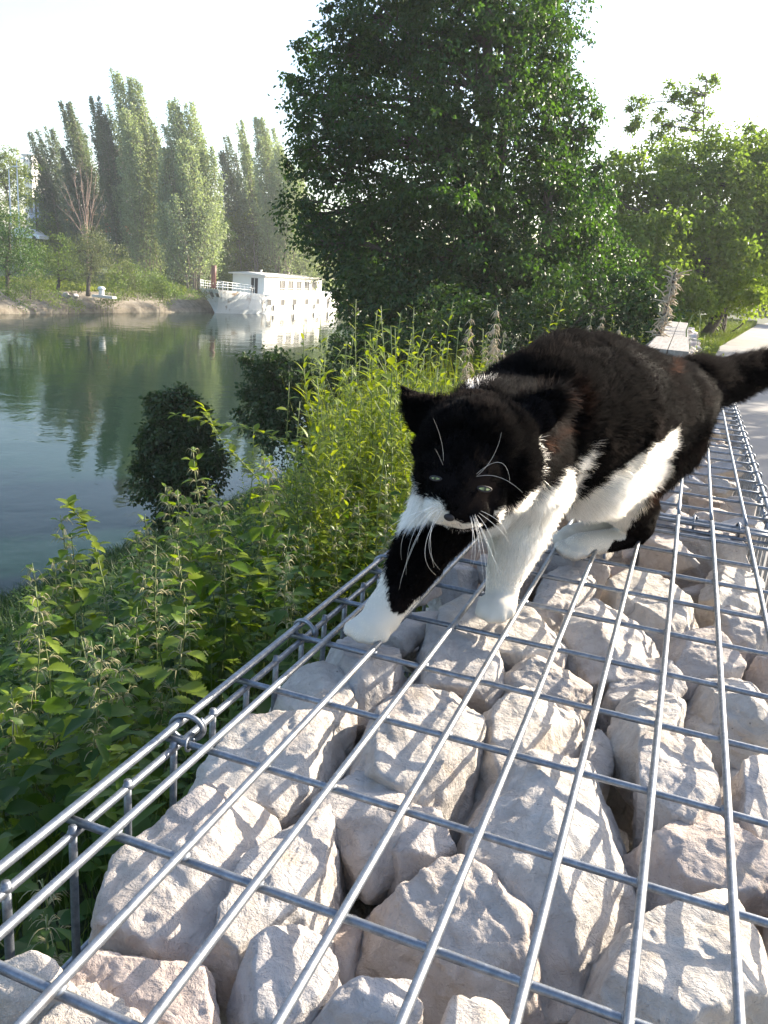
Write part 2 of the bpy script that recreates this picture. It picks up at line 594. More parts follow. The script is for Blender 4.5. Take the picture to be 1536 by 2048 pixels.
# stones traced from the photograph, as (scale, offset x, offset y, outline)
TR = [
 (.5, 0, 1200, [(360,990),(450,900),(560,850),(650,780),(760,740),(860,765),(960,850),(1060,970),(1060,1060),(1000,1180),(850,1330),(700,1360),(590,1370),(500,1300),(440,1190),(400,1100)], 0),
 (.5, 0, 1200, [(630,750),(660,650),(760,590),(880,510),(1000,475),(1120,480),(1200,510),(1290,570),(1360,680),(1300,800),(1190,880),(1100,950),(1060,960),(1000,860),(870,770),(760,735)], .012),
 (.5, 0, 1200, [(1080,470),(1085,350),(1130,300),(1230,275),(1290,290),(1350,350),(1440,420),(1400,500),(1350,590),(1290,570),(1200,500)], .012),
 (.3906, 400, 1250, [(670,170),(680,80),(750,40),(850,70),(960,110),(1050,160),(1060,250),(1000,300),(870,380),(820,400),(740,330),(690,300)], 0),
 (.3906, 400, 1250, [(1080,200),(1120,110),(1230,30),(1350,10),(1460,60),(1530,110),(1556,220),(1520,330),(1500,400),(1430,390),(1290,300),(1160,290),(1080,270)], 0),
 (.3906, 400, 1250, [(740,560),(800,470),(900,390),(1040,300),(1130,290),(1290,310),(1400,380),(1470,480),(1430,560),(1400,620),(1390,780),(1340,900),(1290,960),(1220,930),(1100,910),(950,860),(830,760),(760,670),(730,600)], 0),
 (.3906, 400, 1250, [(650,900),(720,840),(830,820),(930,850),(1080,950),(1060,1130),(980,1210),(860,1240),(740,1200),(700,1150),(690,1050)], .012),
 (.3906, 400, 1250, [(1090,970),(1180,980),(1290,1030),(1300,1240),(1150,1290),(1000,1280),(1000,1200),(1050,1100)], .02),
 (.4557, 0, 1550, [(910,680),(1000,570),(1110,430),(1200,320),(1330,200),(1450,140),(1480,280),(1480,560),(1420,620),(1290,700),(1180,720),(1100,820),(1000,800),(920,740)], .004),
 (.4557, 0, 1550, [(200,880),(320,860),(450,810),(600,790),(720,850),(800,830),(900,870),(980,930),(1040,1000),(980,1093),(600,1130),(300,1093),(180,1000)], .008),
 (.4557, 0, 1550, [(-40,930),(60,915),(130,930),(190,960),(330,1060),(300,1150),(0,1180),(-120,1060)], 0),
 (.4557, 0, 1550, [(1120,880),(1160,780),(1240,710),(1340,740),(1400,780),(1450,850),(1500,930),(1536,1020),(1480,1100),(1200,1150),(980,1100),(1050,960)], 0),
 (.4531, 640, 1550, [(-60,1080),(0,1030),(200,1010),(340,1010),(440,1090),(400,1200),(0,1200)], 0),
 (.4531, 640, 1550, [(80,540),(150,490),(260,450),(400,450),(560,420),(640,470),(700,570),(790,640),(900,740),(980,800),(1040,900),(1070,1040),(1000,1100),(900,1110),(700,1060),(500,980),(350,960),(230,880),(100,700)], .010),
 (1, 0, 0, [(912,1626),(941,1585),(991,1547),(1061,1523),(1115,1523),(1148,1539),(1173,1581),(1215,1618),(1252,1655),(1283,1731),(1274,1790),(1229,1804),(1175,1826),(1116,1858),(1061,1878),(1016,1858),(957,1808),(939,1767),(912,1731),(907,1668)], -.003),
 (.4141, 900, 1150, [(110,830),(160,740),(240,640),(350,620),(560,600),(660,630),(740,720),(760,830),(680,880),(600,930),(520,900),(390,900),(220,960),(100,1050),(90,950)], .010),
 (.4141, 900, 1150, [(250,560),(280,470),(340,435),(430,460),(560,490),(650,540),(690,600),(560,620),(400,630),(250,640)], .006),
 (.4141, 900, 1150, [(560,260),(600,190),(700,160),(800,140),(900,180),(980,240),(1000,310),(960,390),(880,450),(760,475),(640,460),(570,380)], 0),
 (.4141, 900, 1150, [(20,170),(60,110),(160,110),(300,170),(400,200),(530,270),(530,380),(480,460),(330,440),(270,390),(200,290),(60,230)], 0),
 (.4141, 900, 1150, [(360,130),(430,20),(560,0),(700,30),(690,110),(640,160),(600,190),(540,240),(440,200),(370,170)], .006),
 (.4141, 900, 1150, [(730,100),(850,60),(1000,90),(1150,130),(1260,180),(1240,260),(1130,330),(1010,300),(980,220),(860,150)], .01),
 (.4141, 900, 1150, [(1230,270),(1280,190),(1380,190),(1500,230),(1600,300),(1600,420),(1450,400),(1300,360)], .006),
 (.4141, 900, 1150, [(1050,380),(1160,325),(1280,350),(1390,400),(1390,490),(1330,530),(1200,520),(1060,470)], 0),
 (.4141, 900, 1150, [(1400,460),(1480,420),(1600,430),(1600,560),(1450,540)], .01),
 (.4141, 900, 1150, [(740,590),(770,520),(900,450),(1000,450),(1100,480),(1130,560),(1110,640),(1000,620),(850,620),(760,640)], .018),
 (.4141, 900, 1150, [(800,700),(810,590),(880,565),(960,570),(1050,640),(1130,740),(1110,850),(1000,870),(900,980),(830,950),(790,860)], 0),
 (.4141, 900, 1150, [(1120,640),(1150,560),(1250,535),(1400,560),(1560,600),(1640,760),(1500,790),(1350,760),(1240,730),(1150,700)], .004),
 (.4141, 900, 1150, [(1130,780),(1230,720),(1310,790),(1340,860),(1240,870),(1130,870)], .03),
 (.4141, 900, 1150, [(890,1080),(930,930),(1010,880),(1120,880),(1320,920),(1350,1100),(1340,1270),(1200,1260),(1060,1210),(930,1160)], 0),
 (.4141, 900, 1150, [(1360,920),(1480,870),(1640,900),(1640,1260),(1500,1310),(1380,1290),(1350,1100)], .004),
 (.5, 768, 1200, [(1000,950),(1100,910),(1250,930),(1400,1000),(1560,1050),(1700,1150),(1560,1250),(1400,1220),(1250,1220),(1120,1170),(1050,1080)], .008),
 (.5, 768, 1200, [(680,1440),(780,1300),(900,1220),(1050,1215),(1200,1220),(1320,1260),(1420,1340),(1500,1480),(1530,1640),(1500,1750),(1000,1780),(760,1700),(700,1560)], .004),
 (.5, 768, 1200, [(1490,1400),(1500,1290),(1560,1200),(1700,1220),(1700,1750),(1540,1650)], .01),
 (.5, 768, 1200, [(810,640),(870,620),(920,640),(900,740),(880,810),(800,790)], .03),
 (.3776, 660, 1000, [(520,400),(560,330),(660,330),(740,370),(780,440),(700,500),(600,470)], .008),
 (.3776, 660, 1000, [(560,290),(600,240),(700,225),(830,210),(850,300),(700,320)], .006),
 (.3776, 660, 1000, [(1050,280),(1150,270),(1300,310),(1480,310),(1430,350),(1330,390),(1200,370),(1060,350)], .002),
 (.3776, 660, 1000, [(800,380),(900,350),(1040,370),(1050,480),(960,520),(820,480)], .012),
 (.2344, 1180, 780, [(440,1230),(520,1190),(800,1190),(1060,1220),(1250,1280),(1380,1380),(1350,1440),(1000,1400),(700,1330),(450,1290)], .003),
 (.2344, 1180, 780, [(1000,1700),(1030,1540),(1100,1510),(1300,1550),(1420,1650),(1460,1800),(1400,1880),(1100,1880),(960,1800)], .02),
 (.4557, 0, 1550, [(640,790),(760,740),(920,750),(1100,830),(1120,900),(1040,980),(900,860),(720,840)], .045),
]

GX0, GX1 = -.304, .172
WR = .0028           # wire radius
TOP_STONE = -.0125   # highest point a stone may reach
JOINT_Y = 1.318

basket = thing('gabion_basket', 'nearest galvanised wire basket of pale limestone rocks, under the cat', 'gabion', ((GX0 + GX1) / 2, .4, -.95))
basket2 = thing('gabion_basket', 'second wire basket of limestone rocks, behind the cat along the path', 'gabion', ((GX0 + GX1) / 2, 2.3, -.95))


def put(name, me, par, loc, rot=None, scale=None):
    o = link(name, me, par)
    o.location = Vector(loc) - par.location
    if rot is not None:
        o.rotation_euler = rot
    if scale is not None:
        o.scale = scale
    return o


foot = []            # (cx, cy, outline) of placed stones
for k, (sc, ox, oy, pts, low) in enumerate(TR):
    px = np.array(pts, float) * sc + (ox, oy)
    W = np.array([onz(x, y_, -.040 - low) for x, y_ in px])[:, :2]
    cen = (W.min(0) + W.max(0)) / 2
    W[:, 0] = np.clip(W[:, 0], GX0 + .003, GX1 - .003)
    cen = (W.min(0) + W.max(0)) / 2
    hx, hy = (W.max(0) - W.min(0)) / 2 * 1.13
    # main axis
    cov = np.cov((W - cen).T)
    hz = .50 * min(hx, hy) + .018 + .004 * (k % 3)
    half = np.array([hx, hy, hz])
    U = (W - cen) / (hx, hy)
    planes = []
    ang = np.arctan2(U[:, 1], U[:, 0])
    for a0 in np.linspace(0, 2 * np.pi, 7, endpoint=False) + .3 * (k % 5) + np.random.default_rng(k).uniform(-.28, .28, 7):
        n2 = np.array([math.cos(a0), math.sin(a0)])
        d = (U @ n2).max()
        tilt = random.uniform(-.35, .65)
        n3 = np.array([n2[0], n2[1], tilt])
        l = np.linalg.norm(n3)
        planes.append((n3 / l, max(.35, d * (1 + .10 * abs(tilt))) / l))
    for s_ in range(2):
        n3 = unit((random.uniform(-.22, .34), random.uniform(-.30, .30), 1))
        planes.append((n3, random.uniform(.66, .88)))
    planes.append((np.array([0, 0, -1.0]), .9))
    V, Fi = rock_mesh(half, planes, 100 + k, ICO5 if max(hx, hy) > .052 else ICO4, 1.0)
    zc = TOP_STONE - low - V[:, 2].max()
    par = basket if cen[1] < JOINT_Y else basket2
    me = mesh_np('stone', V, [Fi], [STONE], True)
    me.shade_smooth() if hasattr(me, 'shade_smooth') else None
    o = put('stone', me, par, (cen[0], cen[1], zc))
    foot.append((cen[0], cen[1], W))


def inside(P, W):
    x, y_ = P
    c_ = False
    j = len(W) - 1
    for i in range(len(W)):
        if (W[i, 1] > y_) != (W[j, 1] > y_) and x < (W[j, 0] - W[i, 0]) * (y_ - W[i, 1]) / (W[j, 1] - W[i, 1] + 1e-12) + W[i, 0]:
            c_ = not c_
        j = i
    return c_


RV = [rock_mesh((1, 1, .8), [(np.array([0, 0, 1.0]), random.uniform(.75, .95))], 500 + k, ICO4, 1.0) for k in range(10)]
RVM = [mesh_np('stone', v, [f], [STONE], True) for v, f in RV]
# coordinates of unit-sized rocks: texture needs real size, so bake three sizes
RS = {}
for s_ in (.030, .038, .047):
    RS[s_] = []
    for k in range(8):
        v, f = rock_mesh((s_ * random.uniform(.95, 1.25), s_ * random.uniform(.85, 1.05), s_ * random.uniform(.65, .85)), [(np.array([0, 0, 1.0]), random.uniform(.75, .95))], 700 + k + int(s_ * 9999), ICO4 if s_ > .031 else ICO3)
        RS[s_].append((mesh_np('stone', v, [f], [STONE], True), v[:, 2].max(), np.abs(v[:, :2]).max()))


HOLE = np.array([onz(x, y_, -.05)[:2] for x, y_ in ((1160, 1135), (1240, 1118), (1330, 1128), (1420, 1150), (1410, 1180), (1400, 1215), (1300, 1195), (1230, 1185), (1160, 1165))])


def fill_layer(y0, y1, ztop, sp, par, avoid, count):
    placed = []
    tries = 0
    tgt = count
    while len(placed) < tgt and tries < 6000:
        tries += 1
        s_ = random.choice((.030, .038, .047)) if tries < 2500 else .030
        me, top, rad = random.choice(RS[s_])
        x = random.uniform(GX0 + rad * .8, GX1 - rad * .8)
        y_ = random.uniform(y0 + rad * .7, y1 - rad * .7)
        if any((x - a_) ** 2 + (y_ - b_) ** 2 < ((rad + r2) * .80) ** 2 for a_, b_, r2 in placed):
            continue
        if avoid and any(abs(y_ - cy_) < .16 and (inside((x, y_), W_) or min(((W_ - (x, y_)) ** 2).sum(1)) < (rad * .55) ** 2) for cx_, cy_, W_ in foot):
            continue
        if ztop > -.1 and inside((x, y_), HOLE):
            continue
        placed.append((x, y_, rad))
        z = ztop - top - random.uniform(0, .010)
        put('stone', me, par, (x, y_, z), (random.uniform(-.12, .12), random.uniform(-.12, .12), random.uniform(0, 6.28)))
    return placed


fill_layer(-.12, JOINT_Y - .01, TOP_STONE - .004, .08, basket, True, 90)
fill_layer(-.12, JOINT_Y - .01, -.070, .08, basket, False, 95)
fill_layer(-.12, JOINT_Y - .01, -.125, .08, basket, False, 80)
fill_layer(JOINT_Y + .02, 3.42, TOP_STONE - .002, .08, basket2, True, 170)
fill_layer(JOINT_Y + .02, 3.42, -.068, .08, basket2, False, 130)


def side_stones(x, face, y0, y1, par, z0, z1):
    """faces of the stones one sees through the side panels"""
    y_ = y0 + .04
    z = z0
    row = 0
    while z > z1:
        y_ = y0 + .04 + (row % 2) * .035
        while y_ < y1 - .03:
            me, top, rad = random.choice(RS[.038] + RS[.047])
            put('stone', me, par, (x - face * (rad * .95 + .004), y_, z), (random.uniform(-.2, .2), random.uniform(-.2, .2), random.uniform(0, 6.28)))
            y_ += rad * 1.75
        z -= .066
        row += 1


side_stones(GX1 - .006, 1, 1.0, 3.4, basket2, -.06, -.30)
side_stones(GX0 + .006, -1, -.1, 1.3, basket, -.20, -.50)

# dark rubble core so no light leaks through the baskets
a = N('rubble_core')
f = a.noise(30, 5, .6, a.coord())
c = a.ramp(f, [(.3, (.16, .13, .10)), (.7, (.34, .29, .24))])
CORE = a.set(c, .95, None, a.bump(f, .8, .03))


def core(y0, y1, par, z1=-.135, dx=.05):
    n_ = 40
    X, Yy = np.meshgrid(np.linspace(GX0 + dx, GX1 - dx, 14), np.linspace(y0, y1, n_), indexing='ij')
    Zz = z1 + .03 * fbm(np.stack([X, Yy, X * 0], -1), 14, 3, 4)
    V = np.stack([X, Yy, Zz], -1).reshape(-1, 3)
    i, j = np.meshgrid(np.arange(13), np.arange(n_ - 1), indexing='ij')
    q = (i * n_ + j).ravel()
    b = MB()
    b.add(V, np.stack([q, q + n_, q + n_ + 1, q + 1], 1))
    b.box((GX0 + dx, y0, -.95), (GX1 - dx, y1, z1 - .06))
    o = put('rubble_fill', b.mesh('rubble_fill', [CORE], False), par, (0, 0, 0))
    o['kind'] = 'stuff'


core(-.12, JOINT_Y - .02, basket, -.20, .11)
core(JOINT_Y + .02, 3.45, basket2, -.15, .09)


def wire(par, pts, r=WR, n=10, name='wire'):
    b = MB()
    b.tube(pts, r, n)
    o = put(name, b.mesh(name, [WIRE], True), par, (0, 0, 0))
    return o


def wavy(p0, p1, amp, n=24, seed=0, axis=2):
    t = np.linspace(0, 1, n)[:, None]
    P = np.array(p0) * (1 - t) + np.array(p1) * t
    w = vnoise(P + seed * 3.7, 2.2, seed)
    P[:, axis] += amp * w
    P[:, 0 if abs(p1[1] - p0[1]) > abs(p1[0] - p0[0]) else 1] += amp * vnoise(P + seed * 9.1, 2.0, seed + 5)
    return P


LX = np.array([-.304, -.2685, -.2225, -.1725, -.1218, -.0715, -.0225, .0265, .0765, .1275, .170])
for bi, (par, y0, y1) in enumerate(((basket, -.12, JOINT_Y + .004), (basket2, JOINT_Y + .020, 3.44))):
    for k, x in enumerate(LX):
        r = WR * (1.12 if k in (0, 10) else 1.0)
        wire(par, wavy((x, y0, 0), (x, y1, 0), .0011, 30, 40 * bi + k), r, 10)
    # cross wires, under the long ones
    ysw = []
    yy = .2345 if bi == 0 else JOINT_Y + .100
    while yy < y1 - .02:
        ysw.append(yy)
        yy += .1
    if bi == 0:
        ysw = [-.07, .032, .1335] + ysw
        ysw = [v for v in ysw]
    for k, yv in enumerate(ysw):
        wire(par, wavy((GX0 - .006, yv, -2 * WR + .0004), (GX1 + .004, yv, -2 * WR + .0004), .0009, 14, 70 * bi + k + 3), WR * .95, 10)
    # little weld blobs where the wires cross
    b = MB()
    sv, sf = ICO2
    for yv in ysw:
        for x in LX[1:-1]:
            if yv < 1.7:
                b.add(sv * (.0030, .0042, .0022) + (x + random.uniform(-.001, .001), yv, -WR), sf)
    if b.n:
        o = put('weld_bead', b.mesh('weld_bead', [WIRE], True), par, (0, 0, 0))
        o['kind'] = 'stuff'
    # side panels
    for sx, xx in ((-1, GX0 + .0075), (1, GX1 - .0065)):
        wire(par, wavy((xx, y0, -.0105), (xx, y1, -.0105), .0008, 24, 90 + sx), WR)
        for zz in (-.11, -.21, -.31, -.41, -.51, -.61, -.71, -.81, -.91):
            wire(par, wavy((xx + sx * .0055, y0, zz), (xx + sx * .0055, y1, zz), .001, 16, int(90 + sx + zz * 100)), WR, 6)
        n_ = int((y1 - y0) / .05)
        for k in range(n_):
            yv = y0 + .036 + k * .05156
            zt = -.0045 if sx < 0 else -.006
            wire(par, [(xx, yv, -.95), (xx, yv, -.5), (xx, yv, -.03), (xx, yv, zt)], WR * .95, 7)
            if sx < 0 and yv < 1.2:
                b = MB()
                b.add(sv * (.0031, .0036, .0026) + (xx, yv, -.0085), sf)
                put('weld_bead', b.mesh('weld_bead', [WIRE], True), par, (0, 0, 0))

# the joint: doubled edge wires, partition panel and rings
for yv, zz, par in ((JOINT_Y - .006, -.0062, basket), (JOINT_Y + .004, -.0075, basket), (JOINT_Y + .016, -.0055, basket2), (JOINT_Y + .025, -.0062, basket2), (JOINT_Y - .012, -.016, basket)):
    wire(par, wavy((GX0, yv, zz), (GX1 + .003, yv, zz), .0015, 14, int(yv * 1000) % 90), WR)
for x in np.arange(GX0 + .03, GX1, .05):
    wire(basket, [(x, JOINT_Y - .008, -.95), (x, JOINT_Y - .008, -.4), (x, JOINT_Y - .008, -.012)], WR * .9, 7)
for zz in (-.11, -.21, -.31):
    wire(basket, wavy((GX0, JOINT_Y - .013, zz), (GX1, JOINT_Y - .013, zz), .001, 14, 7), WR, 7)


def ring(par, c, rad, ax, tilt, tube=.0021, gap=0.0, turns=1.12):
    t = np.linspace(gap, 2 * np.pi * turns, 40)
    P = np.stack([np.cos(t) * rad, .0035 * t / 6.28, np.sin(t) * rad * .86], 1)
    if ax == 'x':
        P = P[:, [1, 0, 2]]
    ct, st_ = math.cos(tilt), math.sin(tilt)
    P = np.stack([P[:, 0] * ct - P[:, 1] * st_, P[:, 0] * st_ + P[:, 1] * ct, P[:, 2]], 1)
    wire(par, P + np.array(c), tube, 8, 'clip_ring')


ring(basket, (GX0 + .0045, .452, -.006), .0122, 'y', .25, .0021)
ring(basket, (GX0 + .0045, .648, -.006), .0122, 'y', -.2, .0021)
ring(basket, (GX0 + .0045, .866, -.006), .0122, 'y', .1, .0021)
ring(basket, (GX0 + .0045, 1.09, -.006), .0122, 'y', .1, .0021)
ring(basket, (-.288, .4345, -.0056), .0048, 'x', .2, .0009)
for k in range(17):
    ring(basket2, (GX1 - .003, 1.43 + k * .117 + random.uniform(-.01, .01), -.005), .0105, 'y', random.uniform(-.35, .35), .0018)
for x in (.05, .115, -.06, -.2):
    ring(basket, (x, JOINT_Y + .008, -.008), .0135, 'x', random.uniform(-.2, .2), .0018)
# ------------------------------------------------------------------ foliage tools
def leaf_mesh(C, N_, T_, size, seed, rnd=None, width=.55, fold=.18, name='crown', mat=None):
    """C centres (n,3); N_ leaf normals; T_ tip directions; size (n,)  -> folded kite leaves"""
    r_ = np.random.default_rng(seed)
    n_ = len(C)
    T_ = T_ / (np.linalg.norm(T_, axis=1)[:, None] + 1e-9)
    N_ = N_ - T_ * (N_ * T_).sum(1)[:, None]
    N_ /= np.linalg.norm(N_, axis=1)[:, None] + 1e-9
    S = np.cross(T_, N_)
    size = np.broadcast_to(size, (n_,))[:, None]
    V = np.empty((n_, 4, 3))
    V[:, 0] = C - T_ * size * .5
    V[:, 1] = C + S * size * width * .5 + N_ * size * fold
    V[:, 2] = C + T_ * size * .5 - N_ * size * .05
    V[:, 3] = C - S * size * width * .5 + N_ * size * fold
    i = np.arange(n_)[:, None] * 4
    F = np.concatenate([i + [0, 1, 2], i + [0, 2, 3]])
    if rnd is None:
        rnd = r_.random(n_)
    return mesh_np(name, V.reshape(-1, 3), [F], [mat] if mat else [], True, {'rnd': np.repeat(rnd, 4)})


def rand_dirs(r_, n_):
    d = r_.normal(size=(n_, 3))
    return d / np.linalg.norm(d, axis=1)[:, None]


def crown_leaves(blobs, per_m3, leaf, seed, cl_r=.35, per=26, hollow=.55, up=.5, droop=.35, flat=.55):
    """blobs: (centre(3), radii(3)); clusters near the shell of every blob, leaves in flattened clusters"""
    r_ = np.random.default_rng(seed)
    Cs, Ns, Ts, Rs = [], [], [], []
    for bi, (c, rad) in enumerate(blobs):
        rad = np.broadcast_to(np.array(rad, float), (3,))
        nc = max(4, int(per_m3 * 4.19 * rad.prod() ** (2 / 3)))
        d = rand_dirs(r_, nc)
        rr = hollow + (1.08 - hollow) * r_.random(nc) ** .6
        # lumpy outline
        lump = 1 + .22 * vnoise(d * 2.1 + bi * 5.1, 1.0, seed)
        cc = np.array(c) + d * rad * (rr * lump)[:, None]
        m_ = r_.poisson(per, nc) + 3
        idx = np.repeat(np.arange(nc), m_)
        off = r_.normal(size=(len(idx), 3)) * cl_r * .55
        # cluster is a drooping spray: flattened along its own normal
        nrm = d * .6 + np.array([0, 0, up]) + r_.normal(size=(nc, 3)) * .3
        nrm /= np.linalg.norm(nrm, axis=1)[:, None]
        off -= nrm[idx] * ((off * nrm[idx]).sum(1) * flat)[:, None]
        Cs.append(cc[idx] + off)
        Ns.append(nrm[idx] + r_.normal(size=(len(idx), 3)) * .45)
        Ts.append(off / cl_r + np.array([0, 0, -droop]) + r_.normal(size=(len(idx), 3)) * .45)
        Rs.append(np.clip(r_.random(nc)[idx] * .7 + r_.random(len(idx)) * .3, 0, 1))
    C, N_, T_, R_ = [np.concatenate(q) for q in (Cs, Ns, Ts, Rs)]
    sz = leaf * r_.uniform(.6, 1.35, len(C))
    return C, N_, T_, sz, R_


def limb(b, p0, p1, r0, r1, wob=.06, n=8, seed=0, k=7):
    t = np.linspace(0, 1, n)[:, None]
    p0, p1 = np.array(p0, float), np.array(p1, float)
    L = np.linalg.norm(p1 - p0)
    P = p0 * (1 - t) + p1 * t
    P += wob * L * np.sin(np.pi * t) * np.stack([vnoise(P + seed, 1.3 / L * 2, 3), vnoise(P + seed, 1.3 / L * 2, 6), .6 * vnoise(P + seed, 1.3 / L * 2, 9)], 1)
    P[:, 2] += .10 * L * np.sin(np.pi * t[:, 0]) * (0.5)
    b.tube(P, np.linspace(r0, r1, n), k)
    return P


BARK = plain('bark', (.085, .068, .052), .9, 0, .35, 12, .6, .03)
BARK_PALE = plain('bark_pale', (.24, .20, .16), .85, 0, .3, 6, .4, .03)
LEAF_BIG = leaf_mat('leaves_maple', (.009, .036, .018), (.058, .115, .026), .5, .45, (1.5, 1.6, .45), .35)
LEAF_RIGHT = leaf_mat('leaves_hedge', (.065, .12, .03), (.19, .25, .055), .55, .5, (1.4, 1.5, .5), .3)
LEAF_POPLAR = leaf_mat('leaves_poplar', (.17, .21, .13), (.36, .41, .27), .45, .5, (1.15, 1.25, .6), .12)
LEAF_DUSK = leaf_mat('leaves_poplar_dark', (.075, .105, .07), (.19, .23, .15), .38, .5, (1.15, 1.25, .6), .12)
LEAF_FAR = leaf_mat('leaves_far', (.07, .13, .03), (.18, .24, .055), .4, .55, (1.2, 1.3, .5), .1)
LEAF_YEL = leaf_mat('leaves_yellowish', (.09, .14, .025), (.21, .25, .05), .45, .5, (1.2, 1.2, .5), .2)
LEAF_OLIVE = leaf_mat('leaves_olive', (.09, .12, .05), (.19, .21, .10), .35, .6, (1.1, 1.15, .6), .2)

# ------------------------------------------------------------------ far bank trees
def ground_at(px, py_guess, d):
    P = K(px, py_guess, d)
    return np.array([P[0], P[1], -3.6])


def far_tree(label, blobs_px, d, base_px, mat, leaf=.3, dens=2.2, seed=0, trunk=.18, name='tree', cat='tree', group='trees on the far bank', bark=None, per=24, cl=.7, depth_ratio=1.0, hollow=.5, gz=-3.6, limbs=True, flat=.55):
    P = K(base_px[0], base_px[1], d)
    t = thing(name, label, cat, (P[0], P[1], gz), group)
    bl = []
    for (x, y_, r) in blobs_px:
        rr = r * d / F_PX
        dd = d + random.uniform(-.35, .35) * rr * depth_ratio
        bl.append((K(x, y_, dd), (rr, rr * depth_ratio, rr)))
    C, N_, T_, sz, R_ = crown_leaves(bl, dens, leaf, seed, cl, per, hollow, flat=flat)
    k = C[:, 2] > gz - .3
    me = leaf_mesh(C[k] - np.array(t.location), N_[k], T_[k], sz[k], seed, R_[k], mat=mat)
    link('crown', me, t)
    b = MB()
    base = np.array([P[0], P[1], gz - .3])
    # trunk follows the blobs from low to high
    order = sorted(bl, key=lambda q: q[0][2])
    top = order[-1][0]
    trunkP = limb(b, base, base * .25 + top * .75, trunk, trunk * .35, .05, 10, seed)
    if limbs:
        for c, rad in bl:
            i = np.argmin(np.linalg.norm(trunkP - np.array(c), axis=1) + np.maximum(0, trunkP[:, 2] - c[2]) * 1.5)
            limb(b, trunkP[i], c, trunk * .35, trunk * .08, .12, 7, seed + 1, 5)
            r_ = np.random.default_rng(seed + 5)
            for q in range(4):
                e = np.array(c) + rand_dirs(r_, 1)[0] * np.array(rad) * .85
                limb(b, np.array(c) * .6 + trunkP[i] * .4, e, trunk * .12, trunk * .03, .1, 5, seed + q, 4)
    b.V = [v - np.array(t.location) for v in b.V]
    link('trunk', b.mesh('trunk', [bark or BARK], True), t)
    return t


def poplar(label, plumes, d, seed, base, leaf=.26, mat=None, n_leaf=900):
    """plumes: (tip px, tip py, foot px, foot py, half width px)"""
    r_ = np.random.default_rng(seed)
    P0 = K(base[0], base[1], d)
    t = thing('poplar_tree', label, 'tree', (P0[0], P0[1], -3.5), 'poplars on the far bank')
    loc = np.array(t.location)
    b = MB()
    Cs, Ts, Rs = [], [], []
    foot = np.array([P0[0], P0[1], -3.8])
    for (tx, ty, fx, fy, w) in plumes:
        dd = d + r_.uniform(-2.0, 2.0)
        A, B = K(fx, fy, dd), K(tx, ty, dd)
        W = w * 1.9 * d / F_PX
        axis = B - A
        L = np.linalg.norm(axis)
        ns = max(9, int(w * 1.15))
        side = np.cross(axis / L, [0, 1.0, 0])
        side /= np.linalg.norm(side)
        fw = np.cross(axis / L, side)
        limb(b, foot * .7 + A * .3, B * .85 + A * .15, .16, .03, .01, 8, seed)
        for s_ in range(ns):
            # every strand starts low near the stem and runs steeply up and outwards
            a0 = r_.uniform(0, 2 * np.pi)
            t0 = r_.uniform(0, .72)
            t1 = min(1.02, t0 + r_.uniform(.28, .5))
            rad0 = W * r_.uniform(0.05, .25)
            rad1 = W * r_.uniform(.45, 1.1) * (1 - .72 * t1 ** 2.4)
            o0 = A + axis * t0 + (side * math.cos(a0) + fw * math.sin(a0)) * rad0
            o1 = A + axis * t1 + np.array([-.9, 0, 0]) * (t1 ** 2) * L * .07 + (side * math.cos(a0) + fw * math.sin(a0)) * rad1
            limb(b, o0, o1, .05, .012, .02, 5, seed + s_, 4)
            m_ = int(.85 * n_leaf * (t1 - t0) * r_.uniform(.7, 1.2) * L / 22 / .8)
            q = r_.random(m_) ** .85
            env = .42 * (1 - q) + .10
            pos = o0 + (o1 - o0) * q[:, None] + r_.normal(size=(m_, 3)) * (env * W * .42)[:, None] * np.array([1, 1, .9])
            Cs.append(pos)
            Ts.append(r_.normal(size=(m_, 3)) + np.array([0, 0, .3]))
            Rs.append(np.clip(r_.random() * .6 + .4 * r_.random(m_), 0, 1))
    C, T_, R_ = np.concatenate(Cs), np.concatenate(Ts), np.concatenate(Rs)
    N_ = rand_dirs(r_, len(C))
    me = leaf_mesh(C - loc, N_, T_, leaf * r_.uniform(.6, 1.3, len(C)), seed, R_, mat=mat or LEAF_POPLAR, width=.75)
    link('crown', me, t)
    b.V = [v - loc for v in b.V]
    link('trunk', b.mesh('trunk', [BARK_PALE], True), t)
    return t


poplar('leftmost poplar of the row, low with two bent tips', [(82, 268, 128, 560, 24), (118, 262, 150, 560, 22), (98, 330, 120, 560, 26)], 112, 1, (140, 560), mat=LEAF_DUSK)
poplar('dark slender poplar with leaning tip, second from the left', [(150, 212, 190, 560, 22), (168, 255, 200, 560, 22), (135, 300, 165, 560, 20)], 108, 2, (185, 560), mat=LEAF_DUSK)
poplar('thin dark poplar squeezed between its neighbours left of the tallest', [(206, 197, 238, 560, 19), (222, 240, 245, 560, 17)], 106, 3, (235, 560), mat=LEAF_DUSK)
poplar('tallest poplar of the far bank with two pale tops', [(250, 150, 272, 560, 27), (288, 165, 305, 560, 26), (270, 230, 290, 560, 30), (318, 240, 322, 560, 22)], 104, 4, (285, 560), n_leaf=1000)
poplar('broad pale poplar right of the tallest one', [(366, 206, 372, 565, 28), (400, 214, 398, 565, 30), (385, 290, 388, 565, 36), (432, 300, 415, 565, 24), (345, 300, 350, 565, 24)], 100, 5, (388, 565), n_leaf=1000)
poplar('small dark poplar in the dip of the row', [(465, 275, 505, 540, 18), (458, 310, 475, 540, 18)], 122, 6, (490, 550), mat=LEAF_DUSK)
poplar('slim poplar standing alone above the boat', [(492, 248, 512, 540, 17), (505, 290, 520, 540, 20)], 120, 7, (515, 550))
poplar('rightmost poplar, partly behind the big maple', [(532, 243, 545, 545, 24), (556, 262, 560, 545, 24), (575, 300, 585, 545, 26), (600, 330, 605, 545, 26)], 118, 8, (560, 550), n_leaf=1000)

